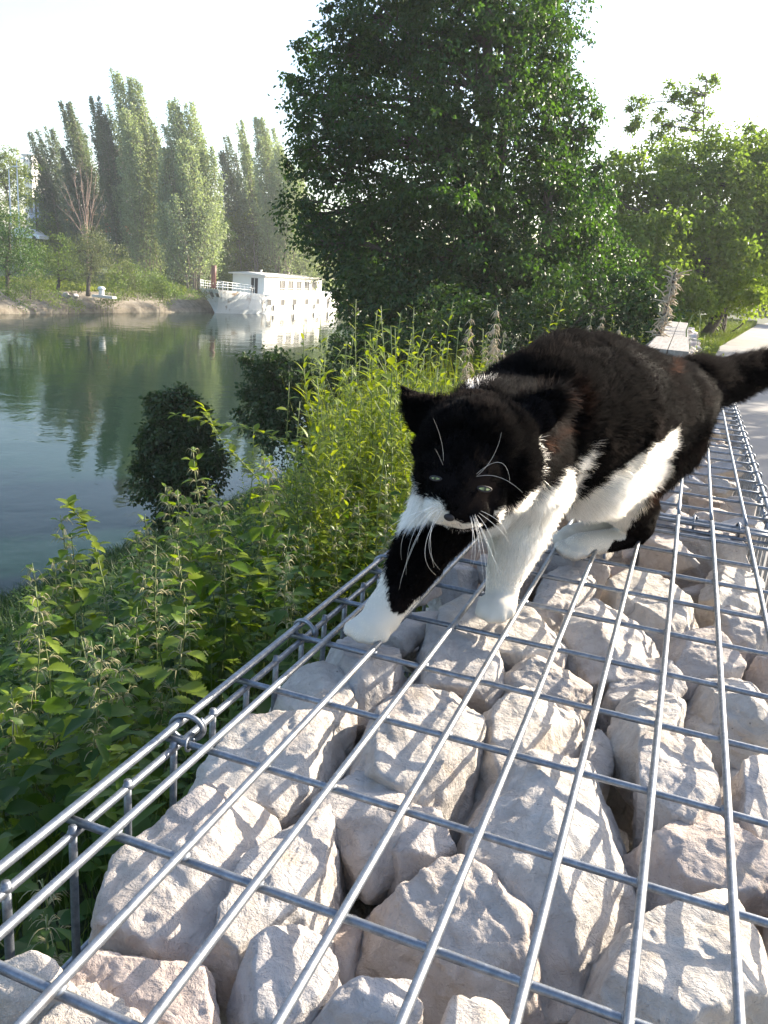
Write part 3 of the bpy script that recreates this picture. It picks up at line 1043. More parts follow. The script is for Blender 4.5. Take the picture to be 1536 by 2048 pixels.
far_tree('yellow green rounded tree standing behind the houseboat', [(488, 425, 36), (500, 460, 44), (478, 505, 46), (520, 500, 42), (465, 545, 36), (535, 540, 26), (505, 550, 30)], 124, (500, 580), LEAF_YEL, .32, 2.6, 21, .25)
far_tree('dull green tree below the poplars, left of the houseboat', [(395, 500, 46), (360, 530, 40), (430, 470, 36), (425, 530, 34), (340, 555, 26), (385, 550, 26)], 112, (385, 590), LEAF_FAR, .28, 2.6, 22, .22)
far_tree('pale hazy tree behind the houseboat stern', [(590, 440, 46), (610, 490, 50), (570, 500, 40), (640, 520, 50), (600, 545, 40)], 125, (600, 580), LEAF_POPLAR, .32, 2.2, 23, .25)
far_tree('pale olive round tree with a bare trunk by the quay', [(188, 478, 26), (200, 505, 30), (172, 515, 28), (196, 535, 26), (168, 545, 22), (150, 500, 22)], 78, (176, 590), LEAF_OLIVE, .17, 4.2, 24, .22, gz=-3.6)
far_tree('dark bushy tree left of the pale olive tree', [(118, 505, 36), (100, 545, 34), (135, 540, 34), (80, 520, 30), (150, 560, 20)], 80, (115, 588), LEAF_FAR, .20, 3.4, 25, .2)
far_tree('big green bush at the left edge of the far bank', [(20, 450, 34), (5, 490, 44), (38, 500, 36), (20, 545, 46), (58, 540, 26), (-30, 500, 40)], 68, (15, 590), leaf_mat('leaves_bush_left', (.035, .085, .022), (.085, .15, .035), .4), .18, 3.8, 26, .2, name='bush', cat='bush')
far_tree('grey green willow bush low on the quay at the left', [(62, 565, 24), (40, 578, 20), (85, 580, 14)], 66, (60, 596), LEAF_OLIVE, .14, 5.0, 27, .06, name='bush', cat='bush', limbs=False)
far_tree('hazy pale tree at the left edge behind everything', [(12, 325, 30), (35, 350, 28), (8, 375, 34), (50, 395, 24), (20, 420, 30), (-20, 340, 40)], 120, (20, 560), LEAF_YEL, .34, 1.5, 28, .25)
far_tree('thin dark tree below the hazy tree at left', [(70, 345, 16), (62, 400, 18), (85, 440, 22), (75, 480, 24)], 110, (75, 570), LEAF_FAR, .3, 1.6, 29, .18)
for k, (x, y_, r, dd) in enumerate([(245, 545, 26, 84), (270, 560, 24, 84), (300, 560, 24, 86), (325, 570, 20, 86), (228, 565, 20, 80), (350, 578, 15, 88), (440, 545, 20, 118), (400, 570, 16, 106)]):
    far_tree('low dark green shrub among the trunks behind the quay', [(x, y_, r), (x + r * .6, y_ + 8, r * .7), (x - r * .6, y_ + 10, r * .7)], dd, (x, 592), LEAF_FAR, .2, 3.4, 40 + k, .08, name='shrub', cat='shrub', group='low shrubs behind the quay', limbs=False)
for k, (x, y_, r, dd, m_) in enumerate([(30, 583, 13, 66, 0), (100, 583, 13, 70, 0), (78, 588, 9, 69, 1), (225, 586, 11, 79, 0), (250, 588, 10, 81, 1), (275, 587, 12, 83, 0), (300, 588, 10, 85, 0), (325, 589, 10, 87, 1), (350, 588, 11, 90, 0), (378, 589, 11, 93, 0), (400, 588, 9, 96, 1)]):
    far_tree('small bright green bush on the top edge of the quay', [(x, y_, r), (x + r, y_ + 3, r * .7), (x - r, y_ + 4, r * .6)], dd, (x, 595), LEAF_YEL if m_ else LEAF_FAR, .15, 6, 140 + k, .03, name='shrub', cat='shrub', group='small bushes on the top edge of the quay', limbs=False, gz=-3.9)
for k, (x, y0_, dd) in enumerate([(244, 490, 82), (255, 510, 82), (268, 525, 82), (236, 520, 81)]):
    far_tree('slim pale sapling growing upright behind the quay', [(x, y0_ + 12, 4.5), (x, y0_ + 30, 6), (x, y0_ + 50, 7), (x, y0_ + 70, 7)], dd, (x, 590), LEAF_OLIVE, .16, 5, 60 + k, .04, name='sapling', cat='tree', group='saplings behind the quay', limbs=False)
for k, (x, y_, r) in enumerate([(45, 607, 5), (105, 604, 5), (138, 606, 6), (155, 610, 4), (200, 600, 9), (215, 605, 8), (225, 600, 8), (318, 597, 9), (330, 602, 7)]):
    P = K(x, y_, 66)
    dq = 66 + (x / 430) * 34
    far_tree('small tuft of weeds growing out of the quay stones', [(x, y_, r), (x + r, y_ + 1, r * .6)], dq, (x, y_ + 6), LEAF_YEL if k % 2 else LEAF_FAR, .14, 8, 80 + k, .02, name='weed_tuft', cat='weeds', group='weed tufts on the quay', limbs=False, gz=-5.7)

# grass strip along the ledge, and a far wood that reads as one mass
r_ = np.random.default_rng(91)
n_ = 16000
ys = r_.uniform(45, 125, n_)
xs = far_edge(ys) - r_.uniform(3.0, 9.0, n_) ** 1.0
zz = np.interp(xs - far_edge(ys), [-9, -6, -3.4, -3.0], [-3.3, -3.7, -3.85, -3.9]) + r_.random(n_) * .35
C = np.stack([xs, ys, zz], 1)
me = leaf_mesh(C, rand_dirs(r_, n_), np.tile([0, 0, 1.0], (n_, 1)) + r_.normal(size=(n_, 3)) * .4, .42 * r_.uniform(.5, 1.3, n_), 3, vnoise(C, .35, 2) * .5 + .5, width=.5, mat=LEAF_YEL, name='bank_grass')
tag(link('bank_grass', me), 'rough grass and weeds along the top of the quay', kind='stuff')


def wood(label, x0, x1, top, d, dens, seed, mat, leaf=.5, gz=-3.2):
    r_ = np.random.default_rng(seed)
    bl = []
    for x in np.arange(x0, x1, 26):
        tp = np.interp(x, *zip(*top)) + r_.uniform(-12, 14)
        y_ = tp
        P = K(x, 700, d)
        rr = r_.uniform(18, 30)
        bot = project(np.array([K(x, 600, d)[0], K(x, 600, d)[1], gz]))[1]
        while y_ < bot:
            bl.append((K(x + r_.uniform(-8, 8), y_ + rr, d + r_.uniform(-4, 4)), rr * d / F_PX))
            y_ += rr * 1.2
    C, N_, T_, sz, R_ = crown_leaves(bl, dens, leaf, seed, 1.2, 22, .6)
    k = C[:, 2] > gz - .5
    o = link('far_wood', leaf_mesh(C[k], N_[k], T_[k], sz[k], seed, R_[k], mat=mat, name='far_wood'))
    return tag(o, label, kind='stuff')


wood('dense hazy wood far behind the poplars', -60, 760, [(-60, 430), (100, 440), (300, 400), (500, 400), (760, 420)], 150, .4, 5, LEAF_FAR, .7)
wood('distant wood across the bend of the river on the right', 700, 1560, [(700, 470), (1000, 470), (1300, 430), (1560, 400)], 110, .6, 6, LEAF_FAR, .6, -6.2)

# dead branchy shrub: bare pale fan
t = thing('dead_shrub', 'bare dead shrub with a fan of pale branches above the olive tree', 'dead tree', K(178, 590, 80) * [1, 1, 0] + [0, 0, -3.6])
b = MB()
r_ = np.random.default_rng(5)
root = K(176, 545, 80)
crotch = K(172, 470, 80)
limb(b, np.array(t.location) - [0, 0, .3], crotch, .16, .11, .02, 8, 1)
for k, (x, y_) in enumerate([(118, 372), (128, 365), (143, 345), (150, 352), (160, 338), (172, 344), (184, 335), (192, 352), (198, 380), (205, 395), (112, 410), (213, 412), (165, 362), (180, 368)]):
    e = K(x, y_, 80 + r_.uniform(-1, 1))
    s_ = crotch + (root - crotch) * r_.uniform(-.1, .45)
    P = limb(b, s_, e, .055, .012, .05, 9, k, 5)
    for q in range(4):
        i = r_.integers(3, 8)
        limb(b, P[i], P[i] + (e - s_) * r_.uniform(.12, .28) + r_.normal(size=3) * .35, .02, .006, .05, 5, k + q, 4)
b.V = [v - np.array(t.location) for v in b.V]
link('branch', b.mesh('branch', [plain('dead_wood', (.24, .17, .13), .9, 0, .2, 4)], True), t)

# ------------------------------------------------------------------ buildings beyond the trees
def building(label, x0, x1, ytop, d, depth, wall, win, rows, cols, roof, z0=-3.2, cat='building', strip=None):
    A, B = K(x0, ytop, d), K(x1, ytop, d)
    top = (A[2] + B[2]) / 2
    u = unit((B - A) * [1, 1, 0])
    w = np.linalg.norm((B - A)[:2])
    v = np.array([-u[1], u[0], 0])
    t = thing('apartment_building', label, cat, (A[0], A[1], z0))
    t.rotation_euler = (0, 0, math.atan2(u[1], u[0]))
    H_ = top - z0
    b = MB()
    cw, ch = w / cols, H_ / rows
    b.box((0, .25, 0), (w, depth, H_))
    # facade with real openings: piers and spandrels 25 cm in front of the glass plane
    for i in range(cols + 1):
        x = i * cw
        b.box((max(0, x - cw * .24), 0, 0), (min(w, x + cw * .24), .248, H_))
    for j in range(rows + 1):
        z = j * ch
        for i in range(cols):
            b.box((i * cw + cw * .24 + .002, .003, max(0, z - ch * .24)), ((i + 1) * cw - cw * .24 - .002, .246, min(H_, z + ch * .22)))
    link('wall', b.mesh('wall', [wall]), t)
    wb = MB()
    wb.box((cw * .24 + .003, .10, ch * .22 + .003), (cw * .76 - .003, .16, ch * .76 - .003))
    wm = wb.mesh('window', [win])
    fb = MB()
    fb.box((cw * .49, .06, ch * .225), (cw * .51, .098, ch * .755))
    fm = fb.mesh('window_frame', [PAINT])
    for j in range(rows):
        for i in range(cols):
            o = link('window', wm, t, (i * cw, 0, j * ch))
            link('window_frame', fm, o)
    b = MB()
    b.box((-.4, -.35, H_ + .003), (w + .4, depth + .3, H_ + .5))
    link('roof', b.mesh('roof', [roof]), t)
    return t


PAINT = plain('white_paint', (.80, .80, .78), .5, 0, .05, 3)
GLASS_D = plain('dark_glass', (.05, .06, .07), .12, 0, .2, 2)
building('pink apartment block showing in gaps between the poplars', 196, 372, 300, 175, 12, plain('pink_render', (.62, .40, .38), .85, 0, .08, .4), GLASS_D, 8, 12, plain('roof_grey', (.3, .29, .28), .8))
building('blue grey low building behind the trees at far left', 58, 104, 402, 150, 10, plain('bluegrey_render', (.34, .38, .48), .85, 0, .08, .4), GLASS_D, 4, 5, plain('roof_dark', (.2, .2, .21), .8))
building('orange brown block beside the blue grey building', 104, 128, 408, 149, 9, plain('orange_render', (.50, .22, .12), .85, 0, .1, .4), GLASS_D, 4, 3, plain('roof_dark2', (.22, .2, .2), .8))
building('pale narrow tower standing far off at the left', 46, 62, 312, 230, 12, plain('pale_render', (.70, .68, .64), .85, 0, .06, .3), GLASS_D, 14, 3, plain('roof_pale', (.5, .5, .5), .8))

LAMP = plain('lamp_metal', (.62, .64, .66), .45, .3, .1, 4)
for k, (x, yt, yb, dd, lab) in enumerate([(28, 345, 570, 100, 'thin pale lamp post at far left, the left one of two'), (44, 330, 575, 100, 'thin pale lamp post at far left, the right one of two')]):
    P = K(x, yb, dd)
    Pt = K(x, yt, dd)
    t = thing('street_lamp', lab, 'street lamp', (P[0], P[1], -3.4), 'lamp posts behind the far bank')
    h_ = Pt[2] + 3.4
    b = MB()
    b.tube([(0, 0, 0), (0, 0, h_ * .5), (0, 0, h_)], [.11, .09, .06], 8)
    b.tube([(0, 0, h_ - .05), (.3, 0, h_ + .25), (1.0, 0, h_ + .35)], .04, 6)
    link('pole', b.mesh('pole', [LAMP], True), t)
    b = MB()
    b.box((.8, -.15, h_ + .28), (1.5, .15, h_ + .42))
    link('lamp_head', b.mesh('lamp_head', [LAMP]), t)

# small things on the quay: white bollard box, pale rocks, parked van and orange sign in the gap
t = thing('mooring_post', 'small white mooring post on the quay under the olive tree', 'bollard', K(203, 583, 77) * [1, 1, 0] + [0, 0, -3.8])
b = MB()
b.tube([(0, 0, 0), (0, 0, .5), (0, 0, .62)], [.26, .24, .24], 12)
b.tube([(0, 0, .62), (0, 0, .74), (0, 0, .88), (0, 0, .93)], [.34, .36, .28, .1], 12)
link('post', b.mesh('post', [PAINT], True), t)
b = MB()
b.box((-.9, -.3, -.1), (1.5, .3, .12))
link('base_slab', b.mesh('base_slab', [plain('pale_concrete', (.55, .52, .47), .9)]), t)
for k, (x, y_, s_) in enumerate([(132, 589, .32), (138, 592, .22), (151, 589, .28), (120, 587, .2)]):
    P = K(x, y_, 73)
    me = mesh_np('pale_rock', RV[k][0] * s_, [RV[k][1]], [STONE], True)
    o = link('pale_rock', me, None, (P[0], P[1], -3.75))
    tag(o, 'pale rock lying on the grassy edge of the far quay', 'rock', 'pale rocks on the far quay')


def van(label, x, y_, d, col, L=4.6, h_=1.9):
    P = K(x, y_, d)
    t = thing('parked_van', label, 'van', (P[0], P[1], P[2]))
    b = MB()
    pts = [(-L / 2, .35), (-L / 2, h_ * .95), (-L / 2 + .2, h_), (L * .18, h_), (L * .33, h_ * .62), (L / 2, h_ * .5), (L / 2, .35)]
    V = [(x_, -.9, z) for x_, z in pts] + [(x_, .9, z) for x_, z in pts]
    n_ = len(pts)
    b.add(V, np.array([[i, (i + 1) % n_, n_ + (i + 1) % n_, n_ + i] for i in range(n_)]))
    b.add(V, np.array([list(range(n_))[::-1], list(range(n_, 2 * n_))]))
    link('body', b.mesh('body', [col]), t)
    b = MB()
    b.obox((L * .185, -.93, h_ * .60), (L * .12, 0, 0), (0, .02, 0), (0, 0, h_ * .33))
    b.obox((-L * .05, -.93, h_ * .60), (L * .2, 0, 0), (0, .02, 0), (0, 0, h_ * .33))
    link('side_window', b.mesh('side_window', [GLASS_D]), t)
    for wx in (-L * .3, L * .3):
        b = MB()
        b.tube([(wx, -.95, .34), (wx, -.72, .34)], .34, 14)
        link('wheel', b.mesh('wheel', [plain('tyre', (.02, .02, .02), .8)], True), t)


van('orange van parked behind the poplar trunks', 234, 476, 118, plain('orange_paint', (.75, .16, .05), .4))
van('white car parked in the gap below the poplars', 247, 489, 114, plain('white_car_paint', (.75, .76, .78), .35), 4.2, 1.5)
van('white car parked at the left behind the dark bush', 64, 482, 110, plain('white_car_paint2', (.72, .74, .78), .35), 4.2, 1.5)
# ------------------------------------------------------------------ houseboat
S0 = np.array([-55.0, 87.9, WATER_Z])
ub = unit((-3.2, 33.2, 0))
vb = np.array([ub[1], -ub[0], 0])
boat = thing('houseboat', 'white houseboat with a long glazed cabin moored at the far bank', 'boat', S0)
boat.matrix_world = Matrix([[ub[0], vb[0], 0, S0[0]], [ub[1], vb[1], 0, S0[1]], [0, 0, 1, S0[2]], [0, 0, 0, 1]])
LB, HB, BOW = 42.0, 2.6, 9.0

a = N('hull_paint')
co = a.coord()
f = a.noise(.7, 6, .65, co, .8)
sp = a.n('SeparateXYZ')
a.l(co, sp.inputs[0])
near = a.math('LESS_THAN', sp.outputs[0], 9.5)
blot = a.math('MULTIPLY', a.ramp(f, [(.54, (0, 0, 0)), (.63, (1, 1, 1))]), near)
c = a.mix(blot, (.80, .80, .77), (.34, .25, .18))
c = a.mix(a.ramp(a.noise(2, 6, .7, co), [(.45, (0, 0, 0)), (.8, (.35, .35, .35))]), c, (.55, .54, .45))
HULL = a.set(c, .45)
GLASS_B = plain('boat_glass', (.012, .012, .014), .6, 0, .2, 2)
BW = plain('boat_white', (.82, .82, .80), .45, 0, .03, 1)
BROOF = plain('boat_roof', (.62, .60, .57), .7, 0, .06, 1)


def half_beam(s):
    s = np.clip(s, 0, LB)
    b_ = np.where(s < BOW, HB * (1 - (1 - s / BOW) ** 2.3) ** .8, HB)
    return np.where(s > LB - 5, HB * (1 - .35 * ((s - LB + 5) / 5) ** 2), b_)


def deck_h(s):
    return np.interp(s, [-2, 0, 5, 9, 40, 42], [2.95, 2.9, 2.65, 2.45, 2.4, 2.7])


ss = np.concatenate([np.linspace(0, 9, 19), np.linspace(10, 37, 12), np.linspace(38, 42, 6)])
zf = np.array([-.35, 0.0, .2, .45, .7, .9, 1.0])
rowsV = []
for sgn in (1, -1):
    for q in zf:
        z = np.where(q < 0, q * 2, q * deck_h(ss))
        bw = np.clip(1 - ss / BOW, 0, 1)
        over = -1.9 * np.clip(q, 0, 1) ** 1.6 * bw
        flare = .75 + .25 * np.clip(q * 1.3, 0, 1) ** .7
        fl_ = np.where(ss < BOW, flare ** (bw * 1.5), 1)
        yb_ = sgn * np.maximum(half_beam(ss + bw * 1.8 * max(q, 0)) * fl_, .02)
        rowsV.append(np.stack([ss + over, yb_, z], 1))
n_ = len(ss)
b = MB()
V = np.concatenate(rowsV)
F = []
for h_ in (0, 1):
    for r in range(len(zf) - 1):
        i = np.arange(n_ - 1) + (h_ * len(zf) + r) * n_
        F.append(np.stack([i, i + 1, i + 1 + n_, i + n_] if h_ == 0 else [i + n_, i + n_ + 1, i + 1, i], 1))
i = np.arange(n_ - 1)
a0, b0 = (len(zf) - 1) * n_, (2 * len(zf) - 1) * n_
F.append(np.stack([a0 + i, a0 + i + 1, b0 + i + 1, b0 + i], 1))                 # deck
e = [r * n_ for r in range(len(zf))]
for r in range(len(zf) - 1):                                                     # stem closing
    F.append(np.array([[r * n_, (r + 1) * n_, (len(zf) + r + 1) * n_, (len(zf) + r) * n_]]))
    F.append(np.array([[(r + 1) * n_ - 1, (r + 2) * n_ - 1, (len(zf) + r + 2) * n_ - 1, (len(zf) + r + 1) * n_ - 1]]))
b.add(V, np.concatenate(F))
hull = link('hull', b.mesh('hull', [HULL], False), boat)
b = MB()
P = np.stack([ss[::2], half_beam(ss[::2]) + .05, deck_h(ss[::2]) - .12], 1)
k_ = P[:, 0] > 8.5
b.tube(P[k_], .09, 6)
link('rubbing_strake', b.mesh('rubbing_strake', [BW], True), boat)

# cabin
cz0, cz1 = 2.42, 4.72
c0, c1, cy_ = 9.4, 30.0, 2.25
b = MB()


def along(x_px, side, z):
    lo_, hi_ = 2.0, 60.0
    for _ in range(40):
        mid_ = (lo_ + hi_) / 2
        if project(S0 + ub * mid_ + vb * side + np.array([0, 0, z]))[0] < x_px:
            lo_ = mid_
        else:
            hi_ = mid_
    return lo_


wn_c = [along(x, cy_, 3.4) for x in (564.5, 581.5, 598, 613.5, 629)]
c1 = along(643, cy_, 3.4)
ww, wz0, wz1 = 2.1, cz0 + .55, cz1 - .45
for sg in (1, -1):
    y0_, y1_ = (cy_ - .12, cy_) if sg > 0 else (-cy_, -cy_ + .12)
    xs_ = [c0] + sum([[x - ww / 2, x + ww / 2] for x in wn_c], []) + [c1]
    for i in range(0, len(xs_), 2):
        b.box((xs_[i], y0_, cz0), (xs_[i + 1], y1_, cz1))
    for x in wn_c:
        b.box((x - ww / 2 + .001, y0_ + .001, cz0), (x + ww / 2 - .001, y1_ - .001, wz0))
        b.box((x - ww / 2 + .001, y0_ + .001, wz1), (x + ww / 2 - .001, y1_ - .001, cz1))
# front wall with a door opening
b.box((c0, -cy_ + .121, cz0), (c0 + .12, .35, cz1))
b.box((c0, 1.35, cz0), (c0 + .12, cy_ - .121, cz1))
b.box((c0 + .001, .351, cz0 + 2.0), (c0 + .119, 1.349, cz1))
b.box((c1 - .12, -cy_ + .121, cz0), (c1, cy_ - .121, cz1))
b.box((c0 + .15, -cy_ + .13, cz0), (c1 - .15, cy_ - .13, cz0 + .06))
link('cabin', b.mesh('cabin', [BW]), boat)
b = MB()
b.add([(c0 - .7, -cy_ - .35, cz1 + .003), (c1 + .3, -cy_ - .35, cz1 + .003), (c1 + .3, cy_ + .35, cz1 + .003), (c0 - .7, cy_ + .35, cz1 + .003),
       (c0 - .7, -cy_ - .35, cz1 + .16), (c1 + .3, -cy_ - .35, cz1 + .16), (c1 + .3, cy_ + .35, cz1 + .16), (c0 - .7, cy_ + .35, cz1 + .16),
       (c0 - .5, 0, cz1 + .42), (c1 + .1, 0, cz1 + .42)],
      [(0, 3, 2, 1), (0, 1, 5, 4), (1, 2, 6, 5), (2, 3, 7, 6), (3, 0, 4, 7), (4, 5, 9, 8), (6, 7, 8, 9)])
b.add([(c0 - .7, -cy_ - .35, cz1 + .16), (c0 - .7, cy_ + .35, cz1 + .16), (c0 - .5, 0, cz1 + .42), (c1 + .3, -cy_ - .35, cz1 + .16), (c1 + .3, cy_ + .35, cz1 + .16), (c1 + .1, 0, cz1 + .42)], [(0, 1, 2), (3, 5, 4)])
roof = link('roof', b.mesh('roof', [BROOF]), boat)
for x in (c0 + 4, c0 + 14):
    b = MB()
    b.tube([(x, 0, cz1 + .35), (x, 0, cz1 + .6), (x, 0, cz1 + .75)], [.14, .14, .2], 8)
    link('roof_vent', b.mesh('roof_vent', [BW], True), roof)
for x in wn_c:
    for sg in (1, -1):
        b = MB()
        b.box((x - ww / 2 + .02, -.02, wz0 + .02), (x + ww / 2 - .02, .02, wz1 - .02))
        o = link('cabin_window', b.mesh('cabin_window', [GLASS_B]), boat, (0, sg * (cy_ - .07), 0))
        b = MB()
        for xx in (x - .28, x + .26):
            b.box((xx, .021, wz0 + .02), (xx + .05, .03, wz1 - .02))
        b.box((x - ww / 2 - .05, .055, wz0 - .12), (x + ww / 2 + .05, .12, wz0 - .04))
        b.box((x - ww / 2 + .02, .0505, wz0 + .22), (x + ww / 2 - .02, .06, wz0 + .27))
        if sg < 0:
            b.V = [v * [1, -1, 1] for v in b.V]
        link('window_frame', b.mesh('window_frame', [BW]), o)
# door and things on the fore deck
b = MB()
b.box((c0 + .04, .37, cz0 + .02), (c0 + .08, 1.33, cz0 + 1.98))
d_ = link('door', b.mesh('door', [GLASS_B]), boat)
b = MB()
b.box((c0 + .0, .82, cz0 + .02), (c0 + .035, .88, cz0 + 1.98))
b.box((c0 + .0, .38, cz0 + .9), (c0 + .035, .819, cz0 + .96))
link('door_frame', b.mesh('door_frame', [BW]), d_)
b = MB()
b.box((c0 - 1.5, .5, cz0 + .70), (c0 - .7, 1.3, cz0 + .74))
for sx in (-1.45, -.8):
    for sy in (.55, 1.2):
        b.box((c0 + sx, sy, cz0 + .05), (c0 + sx + .05, sy + .05, cz0 + .699))
link('deck_table', b.mesh('deck_table', [BW]), boat)
# portholes in the hull side
ph = []
for x_px in (538, 565, 589, 613, 635, 656, 675):
    lo_, hi_ = 8.0, 45.0
    for _ in range(40):
        mid_ = (lo_ + hi_) / 2
        W = S0 + ub * mid_ + vb * HB + np.array([0, 0, 1.3])
        if project(W)[0] < x_px:
            lo_ = mid_
        else:
            hi_ = mid_
    ph.append(lo_)
for s_ in ph:
    for sg in (1, -1):
        b = MB()
        b.box((s_ - .72, HB - .03, 1.00), (s_ + .72, HB + .02, 1.80))
        if sg < 0:
            b.V = [v * [1, -1, 1] for v in b.V]
        o = link('porthole', b.mesh('porthole', [GLASS_B]), boat)
        b = MB()
        for bx in ((s_ - .80, s_ - .721), (s_ + .721, s_ + .80)):
            b.box((bx[0], HB - .02, .92), (bx[1], HB + .06, 1.86))
        b.box((s_ - .72, HB - .02, .92), (s_ + .72, HB + .06, .999))
        b.box((s_ - .72, HB - .02, 1.801), (s_ + .72, HB + .06, 1.86))
        if sg < 0:
            b.V = [v * [1, -1, 1] for v in b.V]
        link('window_frame', b.mesh('window_frame', [BW]), o)


def hull_pt(px, py):
    """point on the near side of the hull skin seen at a pixel"""
    dg = Vector(K(px, py, 1) - CAM).normalized()
    M = boat.matrix_world.inverted()
    o_ = M @ Vector(CAM)
    dd = (M.to_3x3() @ dg).normalized()
    ok, loc, nrm, idx = hull.ray_cast(o_, dd)
    return (loc, nrm) if ok else (None, None)


bpy.context.view_layer.update()
for (x, y_, w_, h_, nm) in ((424, 589, 3.0, 5.5, 'bow_window'), (435, 590, 3.4, 5.0, 'bow_window'), (411, 585, 3.4, 3.4, 'emblem')):
    loc, nrm = hull_pt(x, y_)
    if loc is None:
        continue
    z = np.array(nrm)
    up = np.array([0, 0, 1.0]) - z * z[2]
    up = unit(up)
    x_ = np.cross(up, z)
    sc = 104 / F_PX
    if nm == 'bow_window':
        b = MB()
        b.obox(np.array(loc) - x_ * w_ * sc - up * h_ * sc - z * .03, x_ * w_ * sc * 2, up * h_ * sc * 2, z * .08)
        link(nm, b.mesh(nm, [plain('bow_glass', (.10, .11, .09), .4)]), boat)
    else:
        b = MB()
        t_ = np.linspace(0, 2 * np.pi, 17)
        for r0_ in (3.0, 1.5):
            b.tube([np.array(loc) + z * .03 + (x_ * math.cos(q) + up * math.sin(q)) * r0_ * sc for q in t_], .045, 5)
        link(nm, b.mesh(nm, [plain('emblem_blue', (.10, .12, .2), .6)]), boat)
# fenders, ropes and a waterline stain
for s_ in (11.5, 19.0, 27.5, 34.0):
    b = MB()
    b.tube([(s_, HB + .16, .25), (s_, HB + .18, .4), (s_, HB + .18, .95), (s_, HB + .16, 1.1)], [.05, .13, .13, .05], 8)
    b.tube([(s_, HB + .16, 1.08), (s_, HB + .08, 2.3)], .02, 4)
    link('fender', b.mesh('fender', [plain('fender_rubber', (.06, .06, .07), .7)], True), boat)
b = MB()
t_ = np.linspace(0, 1, 12)[:, None]
P = np.array([-1.0, -.8, 3.0]) * (1 - t_) + np.array([-7.5, -2.6, 2.0]) * t_
P[:, 2] -= .5 * np.sin(np.pi * t_[:, 0])
b.tube(P, .035, 5)
link('mooring_rope', b.mesh('mooring_rope', [plain('rope', (.25, .22, .16), .9)], True), boat)
# bow railing
b = MB()
sr = np.linspace(0.0, 8.6, 13)
for sg in (1, -1):
    P = np.stack([sr - 1.75 * np.clip(1 - sr / BOW, 0, 1), sg * np.maximum(half_beam(sr + 1.8 * np.clip(1 - sr / BOW, 0, 1)) - .12, .02), deck_h(sr)], 1)
    cut = 9 if sg > 0 else 13
    for dz in (.35, .65, .95):
        b.tube(P[:cut] + [0, 0, dz], .028, 5)
    for p in P[:cut]:
        b.tube([p, p + [0, 0, .97]], .035, 5)
link('railing', b.mesh('railing', [BW], True), boat)
b = MB()
fx, fy_ = 1.2, -.9
b.tube([(fx, fy_, 2.9), (fx, fy_, 4.6), (fx, fy_, 5.6)], .30, 12)
link('funnel', b.mesh('funnel', [plain('funnel_red', (.15, .055, .04), .6)], True), boat)
# ------------------------------------------------------------------ trees on the near bank
def near_tree(name, label, blobs, d, base, trunk, mat, leaf, dens, seed, cl, per, cat='tree', group=None, gz=-1.5, up=.5, droop=.4, hollow=.5, bark=None, stems=1, dr=.9, flat=.55, twig=6, branches=True, sprigs=3):
    """blobs (px, py, r px, depth offset m, density factor)"""
    P = K(base[0], base[1], d)
    t = thing(name, label, cat, (P[0], P[1], gz), group)
    loc = np.array(t.location)
    Cs = []
    bl = []
    r_ = np.random.default_rng(seed)
    for k, q in enumerate(blobs):
        x, y_, r = q[:3]
        do = q[3] if len(q) > 3 else 0
        df = q[4] if len(q) > 4 else 1
        dd = d + do
        rr = r * dd / F_PX
        c = K(x, y_, dd)
        bl.append((c, rr))
        Cs.append(crown_leaves([(c, (rr, rr * dr, rr))], dens * df, leaf, seed * 50 + k, cl, per, hollow, up, droop, flat))
        for s_ in range(sprigs):
            dv = rand_dirs(r_, 1)[0]
            dv[2] = dv[2] * .8 + .15
            r2 = rr * r_.uniform(.20, .34)
            Cs.append(crown_leaves([(c + dv * rr * r_.uniform(.95, 1.22), (r2 * 1.3, r2, r2 * .7))], dens * 1.2, leaf, seed * 90 + k * 7 + s_, cl * .6, max(8, int(per * .6)), .1, up, droop, flat))
    C, N_, T_, sz, R_ = [np.concatenate([q[i] for q in Cs]) for i in range(5)]
    link('crown', leaf_mesh(C - loc, N_, T_, sz, seed, R_, mat=mat, width=.62), t)
    if not branches:
        return t
    b = MB()
    zs = sorted(c[2] for c, _ in bl)
    topc = max(bl, key=lambda q: q[0][2])[0]
    Ps = []
    for s_ in range(stems):
        off = np.array([(s_ - (stems - 1) / 2) * trunk * 2.4, 0, 0])
        tgt = bl[(s_ * 7) % len(bl)][0] if s_ else topc
        Ps.append(limb(b, loc + off - [0, 0, .4], loc * [.35, .35, 0] + np.array(tgt) * [.65, .65, 1], trunk, trunk * .25, .08, 14, seed + s_, 9))
    TP = np.concatenate(Ps)
    for c, rr in bl:
        c = np.array(c)
        i = np.argmin(np.linalg.norm(TP - c, axis=1) + np.maximum(0, TP[:, 2] - c[2] + .4 * rr) * 2)
        BP = limb(b, TP[i], c, trunk * .34, trunk * .12, .16, 9, seed + i, 6)
        for q in range(twig):
            e = c + rand_dirs(r_, 1)[0] * rr * r_.uniform(.7, 1.0)
            j = r_.integers(4, 9)
            tw = limb(b, BP[j], e, trunk * .10, trunk * .02, .12, 6, seed + q, 4)
    b.V = [v - loc for v in b.V]
    link('trunk', b.mesh('trunk', [bark or BARK], True), t)
    return t


